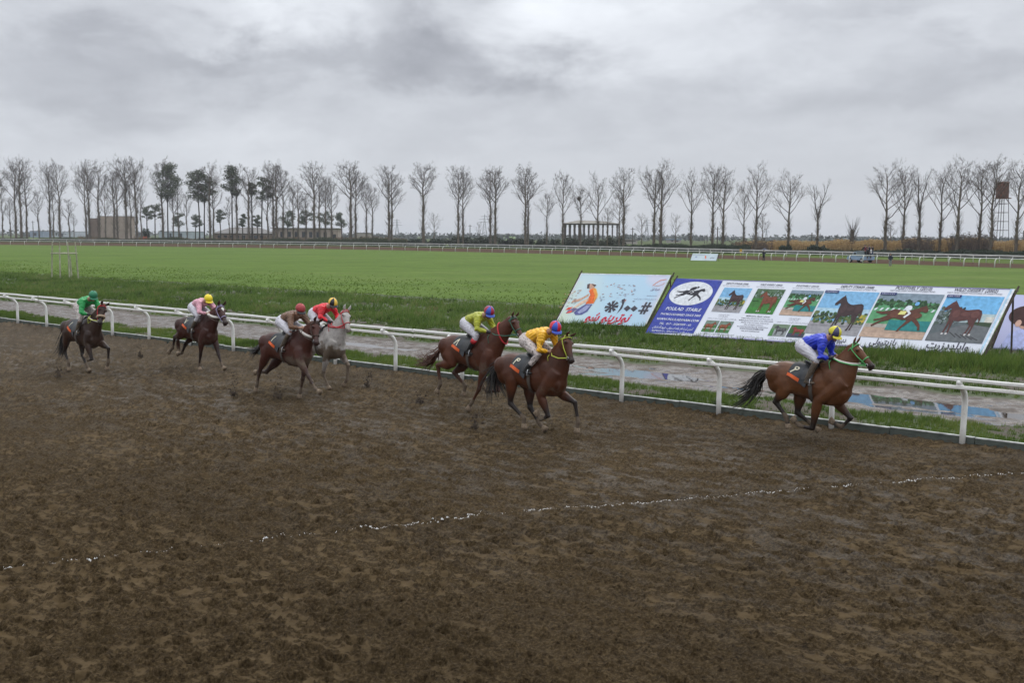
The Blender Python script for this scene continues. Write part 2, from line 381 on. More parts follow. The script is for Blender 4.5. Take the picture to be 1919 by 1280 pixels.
wat.b.inputs['Specular IOR Level'].default_value = .9; wat.bump(wat.noise(3, 3), .0012, .5)
mesh('puddle_water', [rp(-75, 1.3, -.062), rp(30, 1.3, -.062), rp(30, 7.2, -.062), rp(-75, 7.2, -.062)], [(0, 1, 2, 3)], wat.m, kind='structure')

# --- the green field, its far edge following the far rail
fld = NT('young_crop_field')
n_a = fld.noise(.045, 5, .55, .3, stretch=(1, 2.2, 1, R(39))); n_b = fld.noise(1.4, 6, .7, stretch=(1, 1.0, 1)); n_c = fld.noise(.25, 4, .6)
ca = fld.ramp(n_a, (.30, (.068, .112, .017)), (.52, (.083, .134, .021)), (.72, (.100, .142, .030)))
cb_ = fld.ramp(n_b, (.25, .72), (.75, 1.22)); cc = fld.ramp(n_c, (.3, .86), (.7, 1.13))
fld.base(fld.mix(1., fld.mix(1., ca, cb_, 'MULTIPLY'), cc, 'MULTIPLY')); fld.rough(.75); fld.bump(n_b, .12, .6); fld.b.inputs['Specular IOR Level'].default_value = .04
farpix = [(-260, 455), (0, 458.5), (240, 461), (480, 464.5), (720, 468.5), (960, 474), (1200, 480), (1440, 488), (1680, 495), (1919, 503), (2200, 514)]
fv = [rp(-140, 23.9, .03)] + [rp(40, 23.9, .03)]
pts = [at(x, y) for x, y in farpix]
vs = [rp(-400, 23.9, .02), rp(60, 23.9, .02)] + [Vector((140, 90, .02))] + [p.copy() for p in reversed(pts)] + [Vector((-330, 300, .02))]
mesh('grass_field', vs, [tuple(range(len(vs)))], fld.m, kind='structure')
# far track and the strip beyond the outer rail
outpix = [(-260, 450.5), (0, 453), (240, 455.5), (480, 458.5), (720, 462.5), (960, 467), (1200, 473), (1440, 480.5), (1680, 487), (1919, 494.5), (2200, 505)]
op = [at(x, y) for x, y in outpix]
vs = [p+Vector((0, 0, -.01)) for p in pts]+[p+Vector((0, 0, -.01)) for p in op]; n = len(pts)
mesh('far_track', vs, [(i, i+1, n+i+1, n+i) for i in range(n-1)], M_('far_track_mud', (.070, .042, .028), .95, spec=.03, var=.25, scale=.4), kind='structure')
vs = [p+Vector((0, 0, -.02)) for p in op]+[Vector((p.x*1.9, p.y*1.9, -.02)) for p in op]
mesh('far_meadow', vs, [(i, i+1, n+i+1, n+i) for i in range(n-1)], M_('far_meadow', (.075, .11, .025), .9, spec=.03, var=.35, scale=.06), kind='structure')

# --- grass blades, clumps: one mass each
def blades(name, A0, A1, P0, P1, n, hgt, wid, per, keep, seed, label, cols, lean=.35, cull=True):
    rg = np.random.RandomState(seed)
    a = rg.uniform(A0, A1, n); p = rg.uniform(P0, P1, n)
    k = keep(a, p) > rg.rand(n); a, p = a[k], p[k]
    x = RC.x+RD.x*a+RN.x*p; y = RC.y+RD.y*a+RN.y*p
    k = (y > 5) & (np.abs(x/y) < .62); a, p = a[k], p[k]
    z = infield_h(a, p)[0]; z = np.where(p > 23.8, .02, z); n = len(a)
    cx = RC.x+RD.x*a+RN.x*p; cy = RC.y+RD.y*a+RN.y*p
    th_ = rg.rand(n, per)*2*np.pi; rad = rg.rand(n, per)*hgt*.5
    sz = (.55+.9*rg.rand(n, 1))*(.6+.8*fbm(a*.9, p*.9, 2, 5))[:, None]
    hh = hgt*sz*(.6+.6*rg.rand(n, per)); w = wid*(.7+.6*rg.rand(n, per))
    bx = cx[:, None]+np.cos(th_)*rad; by = cy[:, None]+np.sin(th_)*rad; bz = np.repeat(z[:, None]-.01, per, 1)
    ph = rg.rand(n, per)*2*np.pi; lx = hh*lean*np.cos(ph)+hh*.12; ly = hh*lean*np.sin(ph)
    pa_ = rg.rand(n, per)*np.pi; dx = np.cos(pa_)*w/2; dy = np.sin(pa_)*w/2
    v1 = np.stack([bx-dx, by-dy, bz], -1); v2 = np.stack([bx+dx, by+dy, bz], -1); v3 = np.stack([bx+lx, by+ly, bz+hh], -1)
    Vv = np.stack([v1, v2, v3], 2).reshape(-1, 3); T = np.arange(len(Vv)).reshape(-1, 3)
    t = np.repeat((fbm(a*.5, p*.5, 3, seed)*.75+rg.rand(n)*.35-.05)[:, None], per, 1)+rg.randn(n, per)*.08
    at_ = np.repeat(np.stack([t, rg.rand(n, per), t, t], -1).reshape(-1, 4), 3, 0)
    mt = NT(name+'_green'); r_, g__, b__, _ = mt.mask(); cc_ = mt.ramp(r_, *cols); mt.base(cc_); mt.rough(.6); mt.b.inputs['Specular IOR Level'].default_value = .2; tl_ = mt.n('ShaderNodeBsdfTranslucent'); mt.L(cc_, tl_.inputs[0]); ms_ = mt.n('ShaderNodeMixShader'); ms_.inputs[0].default_value = .42; mt.L(mt.b.outputs[0], ms_.inputs[1]); mt.L(tl_.outputs[0], ms_.inputs[2]); mt.L(ms_.outputs[0], mt.t.nodes['Material Output'].inputs[0])
    fastmesh(name, Vv, T, mt.m, at_, kind='stuff', label=label, category='grass')
G1 = ((.2, (.040, .065, .012)), (.45, (.085, .140, .024)), (.65, (.125, .185, .036)), (.9, (.19, .20, .06)))
def k_near(a, p):
    e = edge(a, PA); g0 = np.clip((fbm(a*.9, p*1.4, 4, 81)-.33)/.16, .06, 1); return np.clip((e-p)/.2, 0, 1)*g0
blades('verge_grass', -45, 24, .14, 3.6, 60000, .10, .012, 7, k_near, 1, 'short patchy grass strip between the kerb and the muddy path', G1)
def k_far(a, p):
    e = edge(a, PB); g0 = np.clip((fbm(a*.9, p*1.4, 4, 81)-.33)/.16, .05, 1)
    g0 = g0*(1-.9*np.exp(-((p-e-1.3)/.7)**2)*.9*np.clip((fbm(a*.8, p*2, 3, 83)-.4)/.1, 0, 1)); return np.clip((p-e)/.2, 0, 1)*g0
blades('path_side_grass', -75, 28, 5.4, 13.0, 52000, .13, .018, 6, k_far, 2, 'green grass with bare mud patches behind the muddy path', G1)
def k_rough(a, p): return np.clip((fbm(a*.35, p*.5, 3, 91)-.3)/.2, .25, 1)*np.clip((p-9.5)/2.5, 0, 1)*np.clip((22-p)/2.5, .12, 1)
blades('rough_grass', -100, 20, 9.5, 23.5, 40000, .22, .040, 8, k_rough, 3, 'tall rough grass and weeds along the near edge of the green field',
       ((.22, (.045, .075, .018)), (.40, (.085, .150, .028)), (.62, (.14, .21, .05)), (.78, (.17, .19, .07)), (.92, (.19, .15, .08))), .5)
def k_tall(a, p): return np.clip((a-9)/3, 0, 1)*np.clip((p-10.6)/.8, 0, 1)*np.clip((14.2-p)/.8, 0, 1)
blades('tall_banner_grass', 8, 27, 10.3, 14.5, 4200, .30, .026, 9, k_tall, 4, 'tall grass growing in front of the long horse banner', G1, .3)
def k_crop(a, p): return np.clip((44-p)/20, 0, 1)* np.clip((fbm(a*.15, p*.3, 3, 95)-.25)/.3, .2, 1)
blades('field_crop', -150, 30, 20.5, 44, 34000, .07, .07, 4, k_crop, 6, 'young green crop covering the near part of the field',
       ((.2, (.10, .158, .025)), (.5, (.118, .184, .030)), (.8, (.135, .195, .042))), .4)
# ================================================================== KERB AND RAIL
kerb_m = NT('kerb_concrete'); kc = kerb_m.ramp(kerb_m.noise(3.0, 6, .65, stretch=(1, 1, 3)), (.3, (.035, .043, .037)), (.55, (.085, .100, .086)), (.75, (.075, .055, .036)))
kerb_m.base(kc); kerb_m.rough(.75); kerb_m.bump(kerb_m.noise(30, 4), .006)
capm = M_('kerb_cap', (.42, .43, .41), .7, var=.45, scale=6)
kerb = empty('kerb', rp(0, 0), label='low weathered grey-green concrete kerb with a pale top edge under the white rail', category='kerb')
ang = math.atan2(RD.y, RD.x); rk = random.Random(3); kmesh = {}
for i in range(-34, 18):
    a0 = i*1.5; key = i % 4
    if key not in kmesh:
        b = MB(); b.box((.742, 0, .055), (1.485, .055, .21)); b.box((.742, 0, .170), (1.485, .062, .018), mi=1)
        o = b.build('kerb_board', [kerb_m.m, capm], kerb); kmesh[key] = o.data
    else:
        o = bpy.data.objects.new('kerb_board', kmesh[key]); link(o, kerb)
    o.location = RD*a0+RN*(.115+rk.uniform(-.008, .008)); o.location.z = rk.uniform(-.045, -.022); o.rotation_euler = (rk.uniform(-.03, .03), rk.uniform(-.003, .003), ang+rk.uniform(-.003, .003))
white = NT('rail_white_paint'); wc = white.ramp(white.noise(2.5, 6, .7), (.30, (.40, .37, .32)), (.42, (.74, .73, .70)), (.75, (.80, .80, .78)))
sm = white.ramp(white.noise(23, 3, .7), (.27, (.45, .38, .30)), (.36, (1., 1., 1.)))
white.base(white.mix(1., wc, sm, 'MULTIPLY')); white.rough(.5)
joint = M_('rail_joint', (.38, .36, .33), .8, var=.4, scale=20)
rail = empty('racing_rail', rp(0, 0), label='white double racing rail on curved gooseneck posts along the near muddy track', category='rail')
def post_mesh(name, par):
    b = MB(); pts_ = [(0, 0, -.08), (0, 0, .35), (0, 0, .72), (0, -.02, .83), (0, -.09, .94), (0, -.19, 1.02), (0, -.34, 1.10), (0, -.53, 1.19)]
    b.tube(pts_, [.052]*6+[.045, .035], 10); return b.build(name, white.m, par, smooth=True)
pm = None
for i in range(-16, 5):
    a_ = 16.30 + (i-1)*2.405
    if pm is None: o = post_mesh('post', rail); pm = o.data; b = MB(); b.box((0, -.47, 1.165), (.09, .06, .12)); bo = b.build('bracket', white.m, o); bd = bo.data
    else:
        o = bpy.data.objects.new('post', pm); link(o, rail); bo = bpy.data.objects.new('bracket', bd); link(bo, o)
    o.location = RD*a_+RN*(rk.uniform(-.02, .02)); o.rotation_euler = (rk.uniform(-.025, .025), rk.uniform(-.015, .015), ang)
for (z0, p0_) in ((1.095, -.45), (1.235, -.45)):
    for i in range(-11, 5):
        a0 = i*5.0-2; L_ = 4.992
        b = MB(); n = 10; prof = [(q0*.82, q1_*.80) for q0, q1_ in [(-.036, -.022), (-.040, 0), (-.036, .012), (-.026, .012), (-.026, .02), (-.036, .02), (-.036, .034), (-.018, .046), (.018, .046), (.036, .034), (.036, -.022), (.018, -.036), (-.018, -.036)]]
        rings = []
        for k in range(6):
            x = L_*k/5; sag = rk.uniform(-.008, .008)
            rings.append([Vector((x, y+sag*.6, z+sag)) for y, z in prof])
        b.rings(rings); o = b.build('rail_bar', white.m, rail); o.location = RD*a0+RN*p0_+Vector((0, 0, z0)); o.rotation_euler = (0, 0, ang)
        b = MB(); b.box((0, 0, .004), (.05, .072, .074)); s_ = b.build('joint_sleeve', joint if i % 3 == 0 else white.m, o)

# weeds by the kerb
def weed(loc, h, n, seed, label, mcol=(.06, .10, .025), group=None):
    rg = random.Random(seed); b = MB()
    for i in range(n):
        an = rg.uniform(0, 6.28); L = h*rg.uniform(.5, 1.1); tip = Vector((math.cos(an)*L*.6, math.sin(an)*L*.6, L)); w = L*.09
        mid_ = tip*.55+Vector((0, 0, L*.12)); side = tip.cross(Vector((0, 0, 1))).normalized()*w
        b.add([Vector((0, 0, -.02)), mid_-side, tip, mid_+side], [(0, 1, 2, 3)])
    return b.build('weed', M_('weed_leaf', mcol, .6, var=.3), None, label=label, category='weed', group=group)
o = weed(rp(11.3, .24, .05), .22, 40, 1, 'leafy weed growing over the kerb under the tail of the leading horse'); o.location = rp(11.3, .24, .05)

# ================================================================== BANNERS
SH = {}  # Arabic-script letters: isolated, final, initial, medial
for ch, f_ in {'ا': 'FE8D FE8E FE8D FE8E', 'ب': 'FE8F FE90 FE91 FE92', 'ت': 'FE95 FE96 FE97 FE98', 'ث': 'FE99 FE9A FE9B FE9C', 'ج': 'FE9D FE9E FE9F FEA0', 'د': 'FEA9 FEAA FEA9 FEAA', 'ر': 'FEAD FEAE FEAD FEAE',
               'ز': 'FEAF FEB0 FEAF FEB0', 'س': 'FEB1 FEB2 FEB3 FEB4', 'ش': 'FEB5 FEB6 FEB7 FEB8', 'ف': 'FED1 FED2 FED3 FED4', 'ق': 'FED5 FED6 FED7 FED8', 'ل': 'FEDD FEDE FEDF FEE0',
               'م': 'FEE1 FEE2 FEE3 FEE4', 'ن': 'FEE5 FEE6 FEE7 FEE8', 'ه': 'FEE9 FEEA FEEB FEEC', 'و': 'FEED FEEE FEED FEEE', 'پ': 'FB56 FB57 FB58 FB59', 'گ': 'FB92 FB93 FB94 FB95', 'ک': 'FB8E FB8F FB90 FB91',
               'ی': 'FBFC FBFD FBFE FBFF', 'آ': 'FE81 FE82 FE81 FE82', 'خ': 'FEA5 FEA6 FEA7 FEA8', 'ح': 'FEA1 FEA2 FEA3 FEA4'}.items():
    SH[ch] = [chr(int(q, 16)) for q in f_.split()]
NOJ = set('اآدرزو')
def shape(t):
    o_ = []
    for i, c_ in enumerate(t):
        if c_ in SH:
            pj = i > 0 and t[i-1] in SH and t[i-1] not in NOJ; nj = i+1 < len(t) and t[i+1] in SH and c_ not in NOJ
            o_.append(SH[c_][3 if pj and nj else 1 if pj else 2 if nj else 0])
        else: o_.append(c_)
    s_ = ''.join(reversed(o_))
    import re
    return re.sub('[۰-۹0-9]+', lambda q: q.group(0)[::-1], s_)
_tc = {}
def text_mesh(t, bold=0.0):
    """triangulated flat letters, scaled to height 1, centred"""
    if (t, bold) in _tc: return _tc[(t, bold)]
    c_ = bpy.data.curves.new('t', 'FONT'); c_.body = t; c_.resolution_u = 2; c_.offset = bold; o_ = bpy.data.objects.new('t', c_); COL.objects.link(o_)
    bpy.context.view_layer.update(); me = bpy.data.meshes.new_from_object(o_.evaluated_get(bpy.context.evaluated_depsgraph_get()))
    vs_ = [(v_.co.x, v_.co.y) for v_ in me.vertices]; fs_ = [tuple(p.vertices) for p in me.polygons]
    bpy.data.objects.remove(o_); bpy.data.curves.remove(c_); bpy.data.meshes.remove(me)
    xs = [p[0] for p in vs_]; ys = [p[1] for p in vs_]; _tc[(t, bold)] = (vs_, fs_, min(xs), max(xs), min(ys), max(ys)); return _tc[(t, bold)]
_pm = {}
def ink(c_):
    k = tuple(round(x, 3) for x in c_)
    if k not in _pm: _pm[k] = M_('print_ink', k, .55, spec=.3, var=.19, scale=9)
    return _pm[k]
class Print:
    """flat print on a banner; u, v in metres from its lower left corner"""
    def __init__(s, org, du, dv, nrm): s.o = org; s.du = du; s.dv = dv; s.n = nrm; s.reset()
    def reset(s): s.v = []; s.f = []; s.m = []; s.mats = []
    def P(s, u_, v_, l): return s.o + s.du*u_ + s.dv*v_ + s.n*(.006+.0035*l)
    def mi(s, c_):
        mt = c_ if isinstance(c_, bpy.types.Material) else ink(c_)
        if mt not in s.mats: s.mats.append(mt)
        return s.mats.index(mt)
    def poly(s, pts_, c_, l=1):
        from mathutils.geometry import tessellate_polygon
        b = len(s.v); s.v += [s.P(x, y, l) for x, y in pts_]; i_ = s.mi(c_)
        for t in tessellate_polygon([[Vector((x, y, 0)) for x, y in pts_]]): s.f.append(tuple(b+q for q in t)); s.m.append(i_)
    def rect(s, x0, y0, x1, y1, c_, l=1): s.poly([(x0, y0), (x1, y0), (x1, y1), (x0, y1)], c_, l)
    def ell(s, x, y, rx, ry, c_, l=1, n=28, rot=0): s.poly([(x+rx*math.cos(2*math.pi*i/n)*math.cos(rot)-ry*math.sin(2*math.pi*i/n)*math.sin(rot), y+rx*math.cos(2*math.pi*i/n)*math.sin(rot)+ry*math.sin(2*math.pi*i/n)*math.cos(rot)) for i in range(n)], c_, l)
    def stroke(s, pts_, w, c_, l=1):
        for i in range(len(pts_)-1):
            a = Vector(pts_[i]); b = Vector(pts_[i+1]); t = (b-a); 
            if t.length < 1e-6: continue
            t.normalize(); n = Vector((-t.y, t.x)); w0 = (w[i] if isinstance(w, list) else w)/2; w1 = (w[i+1] if isinstance(w, list) else w)/2
            s.poly([tuple(a-n*w0-t*w0*.3), tuple(b-n*w1+t*w1*.3), tuple(b+n*w1+t*w1*.3), tuple(a+n*w0-t*w0*.3)], c_, l+.15*(i % 3))
    def text(s, t, x, y, h, c_, l=1, width=None, anchor='c', slant=0.0, bold=0.0, fa=False):
        keep = (s.v, s.f, s.m, s.mats); s.reset()
        vs_, fs_, x0, x1, y0, y1 = text_mesh(shape(t) if fa else t, bold)
        k = h/.72; kx = k
        if width: kx = width/(x1-x0)
        wd = (x1-x0)*kx; off = {'c': -wd/2, 'l': 0, 'r': -wd}[anchor]; b = len(s.v); i_ = s.mi(c_)
        s.v += [s.P(x+off+(p-x0)*kx+slant*q*k, y+q*k, l) for p, q in vs_]
        for f_ in fs_: s.f.append(tuple(b+q for q in f_)); s.m.append(i_)
        s.done('lettering', s.par); s.v, s.f, s.m, s.mats = keep
    def done(s, name, parent, **k):
        if s.v: o_ = mesh(name, s.v, s.f, s.mats, parent, fm=s.m, **k)
        s.reset()
pole_m = M_('dark_weathered_wood', (.06, .045, .035), .9, var=.4, scale=12)
def banner(name, A, B, vv, base, label, **k):
    """A, B foot corners, vv the leaning edge"""
    root = empty(name, A, label=label, category='banner', **k)
    d = B-A; Wd = d.length; Hh = vv.length; du = d/Wd; dv = vv/Hh; nrm = du.cross(dv).normalized()
    if nrm.y > 0: nrm = -nrm
    lift = Vector((0, 0, .12)); b = MB(); nu, nv_ = 24, 10; rg = random.Random(len(name))
    g0 = [[lift+du*(Wd*i/nu)+dv*(Hh*j/nv_) for i in range(nu+1)] for j in range(nv_+1)]
    fr = [g0[j][i] for j in range(nv_+1) for i in range(nu+1)]; bk = [p-nrm*.012 for p in fr]; n1_ = nu+1
    fs_ = [(j*n1_+i, j*n1_+i+1, (j+1)*n1_+i+1, (j+1)*n1_+i) for j in range(nv_) for i in range(nu)]
    b.add(fr, fs_); b.add(bk, fs_)
    edge_ = [j*n1_ for j in range(nv_+1)]; 
    b.build('cloth', base, root)
    for q, nm in ((0, 'side_pole'), (Wd, 'side_pole')):
        c_ = MB(); x = du*q - nrm*.05 + (du*-.05 if q == 0 else du*.05); c_.tube([lift+x-dv*.15, lift+x+dv*(Hh+.14)], [.035, .03], 7); c_.build(nm, pole_m, root)
    c_ = MB(); c_.tube([lift-nrm*.06-du*.12+dv*(Hh-.03), lift-nrm*.06+du*(Wd+.1)+dv*(Hh-.03)], .025, 6); c_.build('cross_bar', pole_m, root)
    nb = max(2, int(Wd/2.4))
    for i in range(nb+1):
        p = lift+du*(Wd*(i+.01)/(nb+.02))+dv*Hh*.97-nrm*.08; foot = Vector((p.x, p.y, -.1)) + Vector((-nrm.x, -nrm.y, 0)).normalized()*.35
        c_ = MB(); c_.tube([foot, p], .03, 6); c_.build('prop_pole', pole_m, root)
    pr = Print(lift, du, dv, nrm); pr.par = root; return root, pr, Wd, Hh

def grad_mat(name, stops, wave=0.):
    g = NT(name); gc = g.n('ShaderNodeTexCoord').outputs['Generated']; sp_ = g.n('ShaderNodeSeparateXYZ'); g.L(gc, sp_.inputs[0])
    f = g.math('ADD', sp_.outputs[0], g.math('MULTIPLY', g.math('SUBTRACT', g.noise(.9, 3), .5), .5)); g.base(g.ramp(f, *stops)); g.rough(.5); return g.m
# --- light blue banner
skyb = grad_mat('pale_blue_print', [(.02, (.66, .74, .58)), (.2, (.60, .74, .78)), (.45, (.50, .70, .84)), (.75, (.50, .69, .86)), (.9, (.66, .66, .80)), (1., (.55, .70, .84))])
A = Vector((1.80, 41.05, 0)); B = Vector((5.32, 39.64, 0))
r1, P1, Wd, Hh = banner('banner', A, B, Vector((1.07, .5, 2.03)), skyb, 'leaning light blue banner with a kneeling figure in orange and red Persian lettering')
P1.rect(0, 0, .04, Hh, (.75, .77, .78), 0); P1.rect(Wd-.05, 0, Wd, Hh, (.72, .76, .82), 0); P1.rect(0, Hh-.04, Wd, Hh, (.7, .72, .8), .3); P1.done('hem', r1)
kx, ky = Wd/3.79, Hh/2.36
def q1(x, y): return ((x-90)/950*Wd, (635-y)/520*Hh)   # picture crop -> print metres along the sheared cloth
def sk(x, y):  # undo the lean of the left edge
    v_ = (630-y)/520; return ((x-(85+v_*212))/905*Wd, v_*Hh)
org = (.82, .16, .04); org2 = (.92, .36, .08); den = (.12, .13, .32); den2 = (.35, .38, .6); skin_p = (.62, .38, .28)
P1.poly([sk(*p) for p in [(395, 290), (430, 262), (462, 268), (482, 320), (478, 370), (455, 420), (400, 425), (372, 432), (400, 360), (412, 330)]], org, 1)
P1.poly([sk(*p) for p in [(430, 268), (465, 275), (482, 330), (470, 390), (450, 415), (462, 340)]], org2, 2)
P1.poly([sk(*p) for p in [(372, 225), (400, 215), (395, 265), (372, 270)]], (.10, .07, .07), 1)
P1.poly([sk(*p) for p in [(400, 218), (440, 218), (462, 235), (440, 262), (400, 280), (392, 255)]], skin_p, 1); P1.poly([sk(*p) for p in [(415, 218), (465, 228), (450, 248), (430, 236)]], (.13, .09, .08), 2)
P1.poly([sk(*p) for p in [(400, 320), (330, 365), (235, 400), (225, 420), (300, 405), (395, 345)]], skin_p, 1)
P1.poly([sk(*p) for p in [(405, 365), (330, 400), (250, 470), (262, 480), (350, 425), (400, 395)]], (.75, .55, .42), 1)
P1.poly([sk(*p) for p in [(372, 432), (445, 428), (400, 505), (345, 540), (280, 545), (262, 520), (300, 480)]], den, 1)
P1.poly([sk(*p) for p in [(385, 440), (430, 438), (380, 500), (320, 530), (300, 515)]], den2, 2)
P1.poly([sk(*p) for p in [(300, 480), (262, 470), (200, 500), (180, 530), (255, 515)]], (.20, .15, .30), 1)
P1.poly([sk(*p) for p in [(250, 462), (200, 470), (172, 498), (215, 492)]], (.75, .10, .06), 1); P1.poly([sk(*p) for p in [(245, 498), (205, 512), (180, 533), (235, 522)]], (.75, .10, .06), 2)
P1.poly([sk(*p) for p in [(440, 255), (470, 268), (492, 330), (484, 380), (476, 330)]], (.85, .62, .25), 1)
P1.done('printed_figure', r1)
rg = random.Random(8)
for i in range(46):
    x, y = rg.uniform(150, 300), rg.uniform(290, 480); L_ = rg.uniform(8, 26)
    x -= (y-290)*.25; P1.stroke([sk(x, y), sk(x+L_, y-L_*rg.uniform(.2, .7))], .02, rg.choice([(.15, .13, .16), (.35, .3, .3), (.6, .3, .15)]), 1)
for i in range(60):
    x, y = rg.uniform(500, 850), rg.uniform(210, 400); L_ = rg.uniform(4, 20); P1.stroke([sk(x, y), sk(x+L_, y-rg.uniform(-2, 8))], rg.choice([.018, .03, .045]), rg.choice([(.35, .12, .12), (.2, .22, .3), (.45, .5, .6), (.7, .3, .2), (.3, .3, .35)]), 1)
P1.done('printed_specks', r1, kind='stuff')
dk = (.075, .07, .09)
def T1(t, x, y, h, c_, **k): 
    p = sk(x, y); P1.text(t, p[0], p[1], h, c_, **k)
cx_, cy_ = sk(640, 448)
for k in range(4):
    an = k*math.pi/4+.1; w_ = .25; P1.stroke([(cx_-math.cos(an)*w_, cy_-math.sin(an)*w_), (cx_-math.cos(an)*.03, cy_-math.sin(an)*.03)], [.13, .05], dk, 1); P1.stroke([(cx_+math.cos(an)*w_, cy_+math.sin(an)*w_), (cx_+math.cos(an)*.03, cy_+math.sin(an)*.03)], [.13, .05], dk, 1)
P1.poly([sk(*p) for p in [(735, 375), (768, 358), (765, 400), (748, 460), (695, 522), (722, 470), (742, 420)]], dk, 1)
for x in (800, 868): P1.poly([sk(*p) for p in [(x-38, 462), (x+2, 428), (x+34, 455), (x-6, 490)]], dk, 1)
for (a_, b_) in (((935, 508), (985, 392)), ((965, 508), (1020, 392))): P1.stroke([sk(*a_), sk(*b_)], .085, dk, 1)
for (a_, b_) in (((912, 478), (1005, 474)), ((940, 432), (1035, 430))): P1.stroke([sk(*a_), sk(*b_)], .075, dk, 1.5)
P1.done('number_sign', r1)
T1('نوترینو شو', 592, 596, .40, (.62, .015, .05), width=1.82, bold=.035, fa=True, slant=.25); P1.done('red_lettering', r1)
T1('همراه اول', 1058, 268, .12, (.2, .15, .25), width=.36, fa=True, bold=.01); T1('به دنیای ارتباطات خوش آمدید', 962, 365, .07, (.3, .32, .4), width=.92, fa=True); T1('www.mci.ir', 1028, 330, .07, (.3, .3, .38), width=.42)
P1.stroke([sk(*p) for p in [(1030, 222), (1060, 195), (1105, 165), (1160, 155)]], .025, (.75, .2, .05), 1); P1.stroke([sk(*p) for p in [(1045, 222), (1090, 222), (1130, 205), (1145, 190)]], .02, (.6, .3, .25), 1)
P1.done('small_lettering', r1)

# --- horse pictures
HS = [(0, .74), (.03, .69), (.10, .70), (.16, .76), (.20, .72), (.20, .60), (.22, .50), (.24, .42), (.25, .22), (.235, .06), (.22, 0), (.27, 0), (.275, .06), (.29, .22), (.31, .38), (.33, .20), (.345, .06), (.33, 0), (.38, 0), (.385, .08), (.375, .22), (.38, .40),
      (.50, .385), (.62, .42), (.70, .44), (.74, .36), (.80, .27), (.78, .10), (.745, 0), (.80, 0), (.82, .08), (.85, .27), (.87, .22), (.86, .10), (.85, .02), (.90, .02), (.90, .12), (.91, .28), (.90, .38), (.93, .50), (.97, .42), (.985, .28), (1.0, .45), (.98, .62), (.93, .72),
      (.85, .755), (.72, .74), (.60, .72), (.50, .73), (.42, .765), (.34, .82), (.28, .90), (.225, .96), (.205, 1.0), (.19, .955), (.15, .93), (.08, .84)]
HG = [(1, .80), (.985, .73), (.94, .72), (.88, .76), (.83, .70), (.80, .60), (.81, .52), (.90, .40), (.97, .28), (1.0, .16), (1.02, .10), (.97, .08), (.94, .20), (.84, .33), (.76, .42), (.70, .30), (.62, .14), (.60, .03), (.55, .0), (.57, .12), (.64, .34), (.66, .44), (.55, .43), (.44, .47), (.36, .50),
      (.28, .40), (.16, .34), (.06, .22), (0, .14), (-.03, .20), (.08, .34), (.20, .46), (.14, .42), (.05, .38), (-.02, .36), (-.03, .41), (.08, .45), (.20, .56), (.22, .62), (.08, .60), (-.05, .66), (-.06, .70), (.08, .70), (.22, .74), (.30, .80), (.40, .79), (.52, .76), (.64, .78), (.74, .84), (.84, .92), (.90, .95), (.91, .99), (.93, .94), (.97, .88)]
